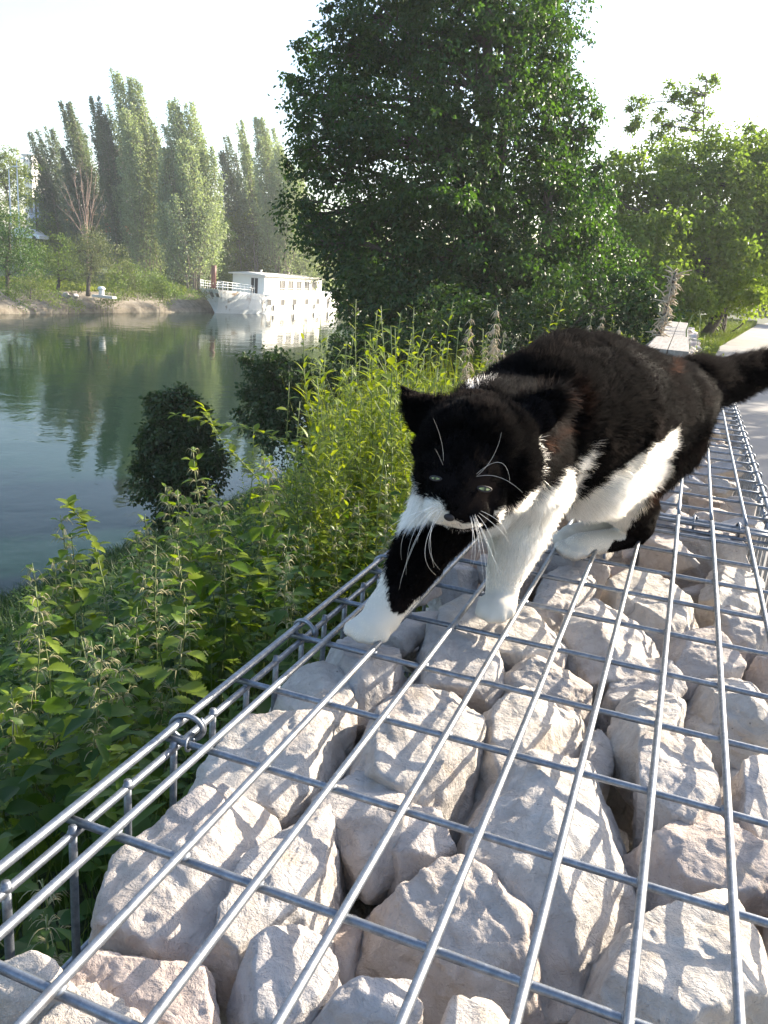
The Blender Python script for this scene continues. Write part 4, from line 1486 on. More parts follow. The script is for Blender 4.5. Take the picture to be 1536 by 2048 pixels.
BT = [(655, 190, 62, 0, .8), (620, 232, 48, -.6, .8), (600, 190, 34, .4, .7), (705, 115, 74, 0, .8), (640, 105, 40, .5, .7), (780, 60, 105), (900, 20, 135), (1015, 80, 105), (1080, 120, 78, .5),
      (730, 240, 80, -1), (800, 195, 120, .5), (945, 180, 145, -.5), (1085, 235, 78, .5), (1140, 200, 42, 1), (1150, 300, 42, 1), (665, 320, 58, 0, .7), (612, 345, 44, .3, .7), (625, 290, 40, -.5, .7), (700, 415, 96, 0, .85), (600, 430, 44, 0, .7), (850, 340, 145, -.8),
      (1000, 340, 145, .2), (1110, 350, 74, 1), (650, 490, 58, -.5, .8), (760, 515, 125, 0), (900, 500, 145, -.6), (1045, 480, 130, 0), (1150, 430, 76, 1), (1195, 520, 80, 1.4), (742, 612, 66, -.5), (845, 625, 108, -1),
      (1000, 590, 120, -.5), (1125, 590, 105, .6), (1225, 590, 62, 1.5), (850, -110, 140), (990, -110, 135), (920, -230, 110), (1090, 10, 66, .6), (705, 30, 46, .4, .7), (1170, 255, 30, .7, .7), (1165, 365, 36, .7, .8), (735, 690, 46, -1.2), (810, 690, 76, -1.5), (920, 690, 90, -1.6)]
near_tree('maple_tree', 'huge dark leafy maple on the near bank, towering over the river in the middle', BT, 19.5, (960, 720), .26, LEAF_BIG, .112, 16, 3, .32, 36, gz=-3.4, stems=3, hollow=.42, droop=.55, up=.7, twig=9)

RT = [(1235, 355, 44, -1), (1290, 405, 76, 0), (1345, 335, 46, 1), (1415, 335, 66, 1), (1480, 325, 62, 2), (1530, 330, 60, 2), (1340, 450, 96, 0), (1440, 430, 104, 1), (1540, 430, 96, 2), (1270, 500, 80, -2), (1380, 540, 100, 0), (1480, 530, 70, 2),
      (1215, 420, 44, -1, .8), (1570, 350, 80, 3), (1600, 470, 90, 2), (1300, 560, 76, -2), (1190, 395, 24, -1, .6)]
near_tree('lime_tree', 'tall light green tree group right of the maple beside the path', RT, 30, (1370, 640), .22, LEAF_RIGHT, .17, 10.5, 8, .5, 26, gz=-1.0, stems=3, hollow=.45)
SP = [(1292, 205, 15, 0, .7), (1262, 212, 12, 0, .7), (1312, 232, 15, 0, .7), (1275, 246, 9, 0, .6), (1350, 175, 20, 0, .8), (1392, 168, 18, 0, .8), (1425, 172, 15, 0, .7), (1385, 195, 20, 0, .8), (1360, 215, 18, 0, .8), (1340, 192, 15, 0, .8),
      (1405, 225, 14, 0, .7), (1380, 245, 16, 0, .8), (1350, 262, 22, 0, .9), (1325, 270, 20, 0, .9), (1375, 275, 22, 0, .9), (1300, 300, 22, 0, .9), (1345, 305, 36, 0, 1), (1260, 260, 8, 0, .5), (1410, 290, 18, 0, .8), (1330, 340, 40, 0), (1255, 320, 12, 0, .6)]
near_tree('ash_tree', 'sparse thin topped tree rising above the light green trees at right', SP, 34, (1365, 640), .07, LEAF_RIGHT, .13, 9.0, 9, .30, 16, gz=-1.0, hollow=.3, twig=3)
HD = [(1490, 440, 40, 0), (1500, 500, 46, -3), (1462, 545, 46, -4), (1440, 580, 40, -5), (1485, 585, 44, -5), (1400, 600, 34, -6), (1520, 610, 26, -6), (1370, 610, 30, -6), (1340, 590, 40, -5)]
near_tree('hazel_bush', 'sunlit yellow green bushes at the left edge of the path bend', HD, 34, (1450, 640), .10, leaf_mat('leaves_sunny', (.10, .17, .025), (.24, .30, .06), .55), .16, 10, 10, .45, 24, cat='bush', gz=-1.0, hollow=.5)
RD = [(1560, 500, 60), (1600, 420, 90), (1585, 560, 50), (1640, 560, 90), (1545, 590, 26), (1700, 460, 120)]
near_tree('hedge_tree', 'dark trees on the far side of the path at the right edge', RD, 62, (1620, 620), .22, LEAF_BIG, .28, 7, 12, .7, 24, gz=-1.0)

# bushes at the water's edge
DARKB = leaf_mat('leaves_dark_bush', (.014, .042, .012), (.050, .085, .024), .32, .5, (1.2, 1.3, .5), .6)
near_tree('alder_bush', 'round dark bush standing alone at the water edge on the left', [(300, 880, 22), (405, 870, 24), (372, 800, 18), (318, 808, 14), (430, 930, 26), (350, 810, 34), (325, 840, 34), (378, 845, 34), (345, 885, 52), (385, 905, 42), (312, 905, 38), (350, 950, 55), (400, 970, 46), (300, 965, 40), (350, 1010, 60)], 15.5, (350, 1010), .07, DARKB, .085, 46, 14, .20, 30, cat='bush', gz=-5.3, hollow=.35, sprigs=7)
near_tree('alder_bush', 'dark bush between the river and the yellow green stems', [(530, 735, 34), (560, 750, 36), (515, 780, 36), (590, 770, 44), (550, 810, 50), (610, 830, 60), (520, 850, 40), (650, 780, 60), (660, 860, 60), (580, 880, 60), (700, 730, 60, 1), (750, 760, 70, 1)], 13.5, (580, 880), .07, DARKB, .07, 40, 15, .2, 28, cat='bush', gz=-4.6, hollow=.35, sprigs=6)
TH = [(x, y_, r) for x, y_, r in [(745, 720, 46), (790, 725, 60), (860, 700, 75), (950, 690, 70), (1040, 680, 70), (1130, 660, 66), (1210, 650, 60), (1290, 640, 56), (700, 790, 80), (820, 790, 90), (960, 770, 90), (1100, 740, 90), (1230, 700, 70), (1330, 665, 44), (1000, 630, 60), (1230, 615, 55), (1300, 610, 50), (1120, 610, 60), (900, 640, 60)]]
near_tree('bramble_thicket', 'dark shady thicket under the maple behind the sunlit stems', TH, 15, (960, 800), .05, DARKB, .10, 16, 16, .3, 26, cat='thicket', gz=-3.0, hollow=.35, dr=.6)
# trees off to the right whose shade falls on the path
for k, (x, y_, z, r, lab) in enumerate([(6.3, 15.7, 2.5, 1.9, 'broad path side tree beyond the right edge, nearer one'), (7.4, 22.5, 3.2, 2.5, 'broad path side tree beyond the right edge, farther one'), (8.4, 31, 3.6, 2.8, 'slim path side tree beyond the right edge')]):
    t = thing('roadside_tree', lab, 'tree', (x, y_, -.95), 'trees along the right of the path')
    r_ = np.random.default_rng(k)
    bl = [(np.array([x, y_, z]) + rand_dirs(r_, 1)[0] * r * .6, r * .55) for _ in range(7)]
    C, N_, T_, sz, R_ = crown_leaves(bl, 3.2, .2, 900 + k, .5, 24, .4)
    link('crown', leaf_mesh(C - np.array(t.location), N_, T_, sz, k, R_, mat=LEAF_RIGHT), t)
    b = MB()
    TP = limb(b, (0, 0, -.2), (0, 0, z + 1), .2, .06, .04, 9, k)
    for c, rr in bl:
        limb(b, TP[4], c - np.array(t.location), .07, .02, .1, 7, k, 5)
    link('trunk', b.mesh('trunk', [BARK], True), t)
# ------------------------------------------------------------------ bench of planks on a farther basket
bw = thing('gabion_bench', 'distant stone basket wall topped with grey wooden planks beyond the cat', 'bench', (-.2, 8.6, -.95))
WOOD = N('weathered_wood')
co = WOOD.coord()
mp = WOOD.n('Mapping')
mp.inputs['Scale'].default_value = (14, 1.2, 14)
WOOD.l(co, mp.inputs[0])
f = WOOD.noise(3, 6, .65, mp.outputs[0])
c = WOOD.ramp(f, [(.3, (.15, .13, .12)), (.55, (.25, .23, .21)), (.75, (.34, .31, .28))])
WOODM = WOOD.set(c, .85, None, WOOD.bump(f, .5, .01))
for k, (xa, xb) in enumerate([(-.128, -.012), (-.250, -.134)]):
    for (y0, y1) in ((5.1, 8.28), (8.30, 11.9)):
        b = MB()
        s_ = -.0135
        b.add([(xa + s_ * (y0 - 5.3), y0, .0), (xb + s_ * (y0 - 5.3), y0, .0), (xb + s_ * (y1 - 5.3), y1, .0), (xa + s_ * (y1 - 5.3), y1, .0),
               (xa + s_ * (y0 - 5.3), y0, .045), (xb + s_ * (y0 - 5.3), y0, .045), (xb + s_ * (y1 - 5.3), y1, .045), (xa + s_ * (y1 - 5.3), y1, .045)],
              [(0, 3, 2, 1), (4, 5, 6, 7), (0, 1, 5, 4), (1, 2, 6, 5), (2, 3, 7, 6), (3, 0, 4, 7)])
        put('plank', b.mesh('plank', [WOODM]), bw, (0, 0, 0))
r_ = random.Random(4)
for row in range(5):
    for k in range(46):
        me, top, rad = r_.choice(RS[.047])
        yv = 5.05 + k * .152
        put('stone', me, bw, (.02 - .0135 * (yv - 5.3) + r_.uniform(-.02, .02), yv, -.07 - row * .11), (r_.uniform(-.4, .4), r_.uniform(-.4, .4), r_.uniform(0, 6)), (1.5, 1.5, 1.4))
b = MB()
b.box((-.34, 5.0, -.95), (-.04, 12.0, -.03))
o = put('rubble_fill', b.mesh('rubble_fill', [CORE]), bw, (0, 0, 0))
o['kind'] = 'stuff'

# ------------------------------------------------------------------ leaves and plants
def leaf_tpl(kind):
    """returns V (x along the leaf, unit length), F"""
    if kind == 'nettle':
        n_ = 9
        t = np.linspace(0, 1, n_)
        w = .36 * np.sin(np.pi * np.clip(t, 0, 1) ** .62) ** .9
        w[0], w[-1] = .0, .0
        z = -.30 * t ** 2 + .10 * t
        V = [(t[i], 0, z[i]) for i in range(n_)]
        L_, R_ = [], []
        for i in range(1, n_ - 1):
            tooth = 1.0
            for sg, lst in ((1, L_), (-1, R_)):
                V.append((t[i] + .045, sg * w[i] * 1.10, z[i] + w[i] * .30 - .01))
                lst.append(len(V) - 1)
                V.append((t[i] - .012, sg * w[i] * .86, z[i] + w[i] * .26))
                lst.append(len(V) - 1)
        F = []
        for sg, lst in ((1, L_), (-1, R_)):
            m_ = n_ - 2
            for i in range(m_):
                tip, inn = lst[2 * i], lst[2 * i + 1]
                a_, b_ = i, i + 1
                F.append((a_, b_, inn) if sg < 0 else (b_, a_, inn))
                F.append((b_, tip, inn) if sg < 0 else (tip, b_, inn))
                if i < m_ - 1:
                    nxt = lst[2 * (i + 1) + 1]
                    F.append((b_, nxt, tip) if sg < 0 else (nxt, b_, tip))
                else:
                    F.append((b_, n_ - 1, tip) if sg < 0 else (n_ - 1, b_, tip))
        return np.array(V), np.array(F)
    if kind == 'oval':
        prof = [(.0, 0), (.2, .20), (.5, .27), (.8, .15), (1, 0)]
    elif kind == 'narrow':
        prof = [(.0, 0), (.25, .12), (.55, .13), (.82, .07), (1, 0)]
    else:  # low detail nettle
        prof = [(.0, 0), (.15, .24), (.38, .33), (.7, .2), (1, 0)]
    V, F = [], []
    for t, w in prof:
        z = -.28 * t * t + .08 * t
        V += [(t, 0, z), (t, w, z + w * .28), (t, -w, z + w * .28)]
    for i in range(len(prof) - 1):
        a_, b_ = 3 * i, 3 * i + 3
        if i == 0:
            F += [(a_, b_, b_ + 1), (a_, b_ + 2, b_)]
        elif i == len(prof) - 2:
            F += [(a_, b_, a_ + 1), (a_, a_ + 2, b_)]
        else:
            F += [(a_, b_, b_ + 1), (a_, b_ + 1, a_ + 1), (a_, b_ + 2, b_), (a_, a_ + 2, b_ + 2)]
    return np.array(V), np.array(F)


TPL = {k: leaf_tpl(k) for k in ('nettle', 'oval', 'narrow', 'low')}


def rotm(yaw, pitch, roll):
    cy, sy, cp, sp_, cr_, sr_ = math.cos(yaw), math.sin(yaw), math.cos(pitch), math.sin(pitch), math.cos(roll), math.sin(roll)
    Rz = np.array([[cy, -sy, 0], [sy, cy, 0], [0, 0, 1]])
    Ry = np.array([[cp, 0, -sp_], [0, 1, 0], [sp_, 0, cp]])
    Rx = np.array([[1, 0, 0], [0, cr_, -sr_], [0, sr_, cr_]])
    return Rz @ Ry @ Rx


class Plant:
    def __init__(s, kind, h, seed, lean=None):
        r_ = random.Random(seed)
        s.kind, s.h = kind, h
        s.leaves = []      # (pos, yaw, pitch, roll, size, template, rnd)
        s.stem = MB()
        s.tass = MB()
        n_ = max(5, int(h / .06))
        la = r_.uniform(0, 6.28)
        lk = r_.uniform(.02, .12) if lean is None else lean
        t = np.linspace(0, 1, n_)
        S = np.stack([math.cos(la) * lk * h * t ** 1.8 + .012 * np.sin(t * 9 + la), math.sin(la) * lk * h * t ** 1.8 + .012 * np.cos(t * 8), h * t], 1)
        s.S = S
        r0 = .0032 if kind != 'dry' else .0035
        s.stem.tube(S, np.linspace(r0, r0 * .45, n_), 5)
        if kind == 'nettle':
            sp_ = .052
            z = h * r_.uniform(.12, .25)
            yaw = r_.uniform(0, 3.14)
            while z < h * .99:
                q = z / h
                p = np.array([np.interp(z, S[:, 2], S[:, 0]), np.interp(z, S[:, 2], S[:, 1]), z])
                sz = .074 * (1.0 if q < .7 else 1 - (q - .7) * 2.4) * r_.uniform(.8, 1.15)
                for sg in (0, math.pi):
                    pit = math.radians(r_.uniform(-18, 22) + (30 if q > .9 else 0))
                    pet = sz * .35
                    yw = yaw + sg + r_.uniform(-.3, .3)
                    tip = p + pet * np.array([math.cos(yw), math.sin(yw), .5])
                    s.stem.tube([p, tip], [.0012, .0009], 3, cap=False)
                    s.leaves.append((tip, yw, pit, r_.uniform(-.35, .35), sz, None, r_.random()))
                    if q > .62 and r_.random() < .85:
                        for q2 in range(5):
                            a_ = yw + r_.uniform(-.9, .9)
                            ln_ = r_.uniform(.025, .055)
                            tt = np.linspace(0, 1, 6)[:, None]
                            e = np.array([math.cos(a_) * ln_ * .8, math.sin(a_) * ln_ * .8, -ln_ * .55])
                            P = p + e * tt + np.array([0, 0, ln_ * .5]) * np.sin(tt * 2.4)
                            s.tass.tube(P, np.array([.0006, .0013, .0008, .0015, .0009, .0005]) * r_.uniform(.7, 1.2), 4)
                z += sp_ * (1.15 - .65 * max(0, q - .55) / .45)
                yaw += math.pi / 2 + r_.uniform(-.25, .25)
        elif kind == 'willow':
            z = h * r_.uniform(.15, .3)
            yaw = r_.uniform(0, 6.28)
            while z < h:
                q = z / h
                p = np.array([np.interp(z, S[:, 2], S[:, 0]), np.interp(z, S[:, 2], S[:, 1]), z])
                sz = .070 * (1 if q < .75 else 1 - (q - .75) * 2.2) * r_.uniform(.75, 1.2)
                s.leaves.append((p, yaw, math.radians(r_.uniform(10, 55)), r_.uniform(-.4, .4), sz, None, r_.random()))
                if r_.random() < .22 and q < .85:
                    bl_ = h * r_.uniform(.08, .2)
                    dv = np.array([math.cos(yaw) * .55, math.sin(yaw) * .55, .83])
                    s.stem.tube([p, p + dv * bl_ * .5, p + dv * bl_ + [0, 0, .01]], [.0016, .0012, .0008], 4)
                    for u_ in np.arange(.25, 1.05, .17):
                        s.leaves.append((p + dv * bl_ * u_, yaw + u_ * 12, math.radians(r_.uniform(15, 60)), 0, sz * .7, None, r_.random()))
                yaw += 2.4
                z += .020 + .006 * r_.random()
        elif kind == 'shoot':       # sparse oval leaved arching shoot
            yaw = r_.uniform(0, 6.28)
            for z in np.arange(h * .2, h, .045):
                p = np.array([np.interp(z, S[:, 2], S[:, 0]), np.interp(z, S[:, 2], S[:, 1]), z])
                s.leaves.append((p, yaw, math.radians(r_.uniform(-10, 45)), r_.uniform(-.4, .4), .042 * r_.uniform(.6, 1.3), None, r_.random()))
                yaw += 2.2
        elif kind == 'dry':
            for z in np.arange(h * .30, h, .014):
                z = z + r_.uniform(-.02, .02)
                q = z / h
                if q > .72 and r_.random() < .35:
                    continue
                p = np.array([np.interp(z, S[:, 2], S[:, 0]), np.interp(z, S[:, 2], S[:, 1]), z])
                if q < .72:
                    if r_.random() < .5:
                        s.leaves.append((p, r_.uniform(0, 6.28), math.radians(r_.uniform(-30, 25)), 0, .06 * r_.uniform(.6, 1.1), None, r_.random()))
                    continue
                for q2 in range(8):
                    a_ = r_.uniform(0, 6.28)
                    ln_ = r_.uniform(.012, .07) * (1.2 - .6 * (q - .72) / .28)
                    tt = np.linspace(0, 1, 6)[:, None]
                    P = p + np.array([math.cos(a_) * ln_ * .55, math.sin(a_) * ln_ * .55, -ln_ * .75]) * tt + np.array([0, 0, ln_ * .25]) * np.sin(tt * 2.6)
                    s.tass.tube(P, np.array([.0008, .0020, .0011, .0022, .0012, .0006]), 4)

    def leaf_arrays(s, tpl, grow=1.0):
        tv, tf = TPL[tpl]
        Vs, Fs, Rn = [], [], []
        for i, (p, yw, pit, rol, sz, _, rd) in enumerate(s.leaves):
            Vs.append((tv * sz * grow) @ rotm(yw, pit, rol).T + p)
            Fs.append(tf + i * len(tv))
            Rn.append(np.full(len(tv), rd))
        return np.concatenate(Vs), np.concatenate(Fs), np.concatenate(Rn)


LEAF_NETTLE_SHADE = leaf_mat('nettle_leaf_shade', (.022, .066, .012), (.085, .15, .024), .48, .45, (1.5, 1.5, .40), 2.5)  # darker copy of the nettle leaf, bank shade put into its colour
LEAF_NETTLE_SUN = leaf_mat('nettle_leaf_sunny', (.07, .16, .015), (.22, .30, .035), .55, .42, (1.45, 1.35, .35), 2.5)  # lighter copy of the nettle leaf, sunlight put into its colour
LEAF_WILLOW = leaf_mat('willowherb_leaf', (.10, .17, .02), (.25, .31, .04), .52, .45, (1.35, 1.25, .35), 2.5)
STEM_G = plain('green_stem', (.13, .17, .05), .6, 0, .25, 30)
TASSEL = plain('nettle_tassel', (.30, .28, .15), .8, 0, .25, 60)
DRYM = plain('dry_seed', (.42, .34, .24), .85, 0, .25, 60)


def solve(px, py, h):
    """foot of a plant whose tip is seen at px,py from h metres away"""
    P = K(px, py, h)
    return P[0], P[1], float(near_ground(P[0], P[1]))


hero = [(170, 1058, 1.00, 'with tasselled top, leftmost of the tall row by the water'), (212, 1092, .92, 'leaning, between two taller ones at the left'), (262, 1008, 1.10, 'with a long bare yellow green tip over the water'),
        (238, 1128, .85, 'short and dense in front of the bare tipped one'), (322, 968, 1.05, 'tall, just left of the dark round bush'), (350, 1000, .95, 'below the dark round bush'), (415, 890, 1.15, 'tallest, pale tassels in front of the dark bush'),
        (440, 948, 1.0, 'right of the tallest tasselled nettle'), (492, 912, 1.08, 'with a pale plume against the water gap'), (548, 955, .98, 'at the right end of the nettle row'), (552, 902, 1.1, 'behind the right end of the nettle row'),
        (22, 1350, .85, 'at the left edge above the wire corner'), (132, 1430, .62, 'low, close to the wire edge at the left'), (38, 1388, .75, 'with a pale flower spike at the left edge'), (152, 1262, .85, 'in the middle of the lower left clump'),
        (88, 1172, 1.0, 'with drooping brown tassels at far left'), (300, 1185, .80, 'broad leaved, below the tall row'), (388, 1085, .9, 'half in shade under the tallest nettle'), (480, 1062, .9, 'half in shade below the pale plume'),
        (8, 1215, .95, 'cut by the left edge of the view'), (148, 1030, 1.0, 'tallest at the far left, bare tip over the water'), (60, 1120, .9, 'thin, rising alone over the water at far left'), (100, 1090, .9, 'behind the leftmost tasselled one'), (300, 1040, .9, 'between the bare tipped one and the dark bush'), (380, 960, .9, 'under the dark bush, pale young leaves'), (460, 985, .9, 'close behind the pale plume'), (600, 960, .8, 'nearest to the yellow green thicket'), (205, 1340, .7, 'bright broad leaves in the lower left clump'), (285, 1300, .66, 'shaded, right of the lower left clump')]
tv, tf = TPL['nettle']
leaf_me = [mesh_np('leaf', tv * .085, [tf], [LEAF_NETTLE_SUN], True, {'rnd': np.full(len(tv), v)}) for v in (.1, .35, .6, .85, 1.0)]
for k, (px, py, h, lab) in enumerate(hero):
    dist = 2.35 + .5 * random.random() if py < 1130 else 1.72 + .2 * random.random()
    x, y_, z = solve(px, py, dist)
    h = K(px, py, dist)[2] - z
    t = thing('nettle_plant', 'green stinging nettle ' + lab, 'nettle', (x, y_, z - .02), 'tall nettles on the bank')
    p = Plant('nettle', h, 300 + k)
    link('stem', p.stem.mesh('stem', [STEM_G], True), t)
    if p.tass.n:
        link('flower_tassels', p.tass.mesh('flower_tassels', [TASSEL], True), t)['kind'] = 'stuff'
    for (pos, yw, pit, rol, sz, _, rd) in p.leaves:
        o = link('leaf', leaf_me[int(rd * 4.99)], t, pos)
        o.rotation_euler = Matrix(rotm(yw, pit, rol)).to_euler()
        o.scale = (sz / .085,) * 3


# reusable joined plants
def plant_meshes(kind, h, seed, tpl, mat, tmat=None):
    p = Plant(kind, h, seed)
    V, F, R_ = p.leaf_arrays(tpl)
    a_ = mesh_np('foliage', V, [F], [mat], True, {'rnd': R_})
    b_ = p.stem.mesh('stem', [STEM_G], True)
    c_ = p.tass.mesh('seed_heads', [tmat], True) if p.tass.n and tmat else None
    return a_, b_, c_


def place(name, lab, cat, group, meshes, loc, rz, sc):
    t = thing(name, lab, cat, loc, group)
    t.rotation_euler = (random.uniform(-.06, .06), random.uniform(-.06, .06), rz)
    t.scale = (sc,) * 3
    link('foliage', meshes[0], t)
    link('stem', meshes[1], t)
    if meshes[2] is not None:
        link('seed_heads', meshes[2], t)['kind'] = 'stuff'
    return t


WPL = [plant_meshes('willow', 1.2, 40 + k, 'narrow', LEAF_WILLOW) for k in range(6)]
SHT = [plant_meshes('shoot', 1.1, 60 + k, 'oval', LEAF_WILLOW) for k in range(3)]
NPL = [plant_meshes('nettle', .8, 80 + k, 'low', LEAF_NETTLE_SHADE if k % 2 else LEAF_NETTLE_SUN, TASSEL) for k in range(6)]
DPL = [plant_meshes('dry', 1.2, 90 + k, 'narrow', LEAF_WILLOW, DRYM) for k in range(3)]
will = [(612, 755), (645, 640), (672, 700), (700, 622), (718, 672), (738, 592), (760, 612), (782, 660), (805, 640), (832, 602), (850, 588), (868, 650), (890, 632), (920, 640), (968, 660), (1002, 650), (585, 800), (628, 720), (560, 832), (655, 760), (700, 745), (745, 730), (790, 722), (840, 700), (885, 700), (930, 690), (985, 700), (620, 830), (680, 810), (740, 790), (800, 780), (600, 880), (660, 880), (720, 860), (540, 880), (500, 850), (640, 790), (770, 760), (820, 740), (1030, 690)]
will = will + [(px + random.uniform(-26, 26), py + random.uniform(15, 110)) for px, py in will] + [(px + random.uniform(-26, 26), py + random.uniform(15, 60)) for px, py in will if px > 600]
for k, (px, py) in enumerate(will):
    dist = random.uniform(2.7, 4.3) + max(0, px - 900) * .006
    x, y_, z = solve(px, py, dist)
    h = K(px, py, dist)[2] - z
    place('willowherb_plant', 'yellow green upright willowherb stem in the sunlit thicket left of the cat', 'weed', 'willowherb stems in the sunlit thicket', WPL[k % 6] if k % 4 else SHT[k % 3], (x, y_, z - .02), random.uniform(0, 6.28), h / (1.2 if k % 4 else 1.1))
for px, py, h, lab in ((1098, 600, 1.5, 'lone green stem rising above the arched back of the cat, left one'), (1122, 572, 1.55, 'lone green stem rising above the arched back of the cat, taller right one'), (1058, 640, 1.4, 'thin green stem between dry seed heads and the cat')):
    x, y_, z = solve(px, py, 4.6)
    h = K(px, py, 4.6)[2] - z
    place('willowherb_plant', lab, 'weed', 'tall single stems behind the cat', WPL[2], (x, y_, z - .02), 1.0, h / 1.2)
for k, (px, py) in enumerate([(942, 620), (962, 646), (1022, 604), (1012, 642), (988, 655), (948, 660), (1190, 618), (1214, 622), (1238, 648), (1170, 655), (1040, 640), (1260, 660)]):
    dist = random.uniform(3.6, 4.4) if px < 1100 else random.uniform(5.2, 6)
    x, y_, z = solve(px, py, dist)
    h = K(px, py, dist)[2] - z
    place('dry_dock_plant', 'beige dried seed spike ' + ('among the green stems left of the cat' if px < 1100 else 'just behind the back of the cat'), 'weed', 'dried seed spikes ' + ('left of the cat' if px < 1100 else 'behind the back of the cat'), DPL[k % 3], (x, y_, z - .02), random.uniform(0, 6.28), h / 1.2)

# fill of individual nettles, then undergrowth
SILX, SILY = [-200, 0, 150, 300, 420, 500, 560, 620, 700, 850, 1000, 1300, 1600], [1230, 1225, 1150, 1090, 1020, 1000, 930, 850, 790, 740, 740, 720, 720]
rr_ = random.Random(17)
cnt = 0
tries = 0
while cnt < 150 and tries < 4000:
    tries += 1
    x = -.50 - 3.0 * rr_.random() ** 1.3
    y_ = rr_.uniform(.1, 7.0)
    h = rr_.uniform(.55, 1.05)
    z = float(near_ground(x, y_))
    px, py, dd = project(np.array([x, y_, z + h]))
    if px < -150 or px > 1350 or py > 2150 or dd < .5:
        continue
    lim = np.interp(px, SILX, SILY)
    if py < lim:
        continue
    if x > -1.45:
        h = min(h, -.36 - z + rr_.uniform(-.1, .06))
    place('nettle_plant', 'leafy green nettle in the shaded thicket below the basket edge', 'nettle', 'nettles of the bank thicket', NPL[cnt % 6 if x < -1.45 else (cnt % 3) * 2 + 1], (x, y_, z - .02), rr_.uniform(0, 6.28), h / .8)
    cnt += 1

# undergrowth that nobody could count
Vs, Fs, Rs, off = [], [], [], 0
tplv, tplf = TPL['low']
r_ = np.random.default_rng(23)
protos = []
for k in range(5):
    p = Plant('nettle', .5, 400 + k)
    protos.append(p.leaf_arrays('low', 1.0))
p = Plant('willow', .6, 410)
protos.append(p.leaf_arrays('narrow', 1.1))
for k in range(1900):
    if k < 1400:
        x = -.46 - 4.2 * r_.random() ** 1.25
        y_ = r_.uniform(-.2, 9)
    else:
        x = -.7 - 9 * r_.random()
        y_ = r_.uniform(3, 26)
    h = r_.uniform(.5, 1.3) * (1.0 if k < 1400 else 1.5)
    z = float(near_ground(x, y_))
    px, py, dd = project(np.array([x, y_, z + .5 * h]))
    if dd < .4 or px < -300 or px > 1500:
        continue
    lim = np.interp(px, SILX, SILY) + 10
    if py < lim:
        h *= .5
        px, py, dd = project(np.array([x, y_, z + .5 * h]))
        if py < lim and k < 1400:
            continue
    if x > -1.4:
        h = min(h, 1.15)
    V, F, R_ = protos[k % 6] if k % 3 else protos[k % 5]
    a_ = r_.uniform(0, 6.28)
    M = np.array([[math.cos(a_), -math.sin(a_), 0], [math.sin(a_), math.cos(a_), 0], [0, 0, 1]]) * h
    Vs.append(V @ M.T + [x, y_, z - .05])
    Fs.append(F + off)
    Rs.append(R_)
    off += len(V)
o = link('undergrowth', mesh_np('undergrowth', np.concatenate(Vs), [np.concatenate(Fs)], [LEAF_NETTLE_SHADE], True, {'rnd': np.concatenate(Rs)}))
tag(o, 'dense green undergrowth of low nettles covering the bank', kind='stuff')


def blades(name, label, X, Y, Z, H_, W_, mat, seed, lean=.35):
    r_ = np.random.default_rng(seed)
    n_ = len(X)
    a_ = r_.uniform(0, 6.28, n_)
    b_ = r_.uniform(0, 6.28, n_)
    l = H_ * lean * r_.uniform(.2, 1.6, n_)
    base = np.stack([X, Y, Z], 1)
    wv = np.stack([np.cos(a_), np.sin(a_), 0 * a_], 1) * (W_ * .5)[:, None]
    lv = np.stack([np.cos(b_) * l, np.sin(b_) * l, 0 * a_], 1)
    up = np.stack([0 * a_, 0 * a_, H_], 1)
    V = np.stack([base - wv, base + wv, base + up * .55 + lv * .35 + wv * .8, base + up * .55 + lv * .35 - wv * .8, base + up + lv], 1)
    i = np.arange(n_)[:, None] * 5
    me = mesh_np(name, V.reshape(-1, 3), [i + [0, 1, 2, 3], i + [3, 2, 4]], [mat], True, {'rnd': np.repeat(r_.random(n_), 5)})
    return tag(link(name, me), label, kind='stuff')


r_ = np.random.default_rng(31)
GRASS = leaf_mat('grass_blade', (.045, .085, .018), (.13, .16, .045), .4, .5, (1.2, 1.2, .4), 2)
n_ = 14000
X = -.40 - 2.6 * r_.random(n_) ** 1.5
Y = r_.uniform(-.1, 6, n_)
blades('bank_undergrass', 'thin green grass between the nettles at the foot of the basket', X, Y, near_ground(X, Y), r_.uniform(.12, .42, n_), r_.uniform(.002, .005, n_), GRASS, 1)
n_ = 6500
X = -1.3 - 1.6 * r_.random(n_)
Y = r_.uniform(2.6, 6.0, n_)
k = project(np.stack([X, Y, X * 0], 1))[0] > 690
X, Y = X[k], Y[k]
blades('reed_grass', 'tall yellow green grass blades in the sunlit thicket', X, Y, near_ground(X, Y), r_.uniform(.6, 1.15, len(X)), r_.uniform(.004, .008, len(X)), LEAF_WILLOW, 2, .22)
n_ = 34000
Y = 1.5 + 28 * r_.random(n_) ** 1.2
X = -10.6 + 8.2 * r_.random(n_)
blades('bank_sedge', 'rough green sedge covering the lower bank down to the water', X, Y, near_ground(X, Y), r_.uniform(.14, .34, n_), r_.uniform(.008, .02, n_), DARKB, 7, .6)  # dark bush leaf colour stands in for shade on the sedge
n_ = 42000
Y = 4 + 60 * r_.random(n_) ** 1.6
L = path_left(Y)
X = L - .02 - 1.6 * r_.random(n_) ** 1.3 * (1 + Y * .03)
k = (X < -.42) | (Y > 11.8) | (X > .06)
X, Y = X[k], Y[k]
blades('verge_grass', 'short green grass on the verge beside the path', X, Y, np.full(len(X), -.95), .05 + .10 * r_.random(len(X)) + .004 * Y, .006 + .0011 * Y, GRASS, 3)

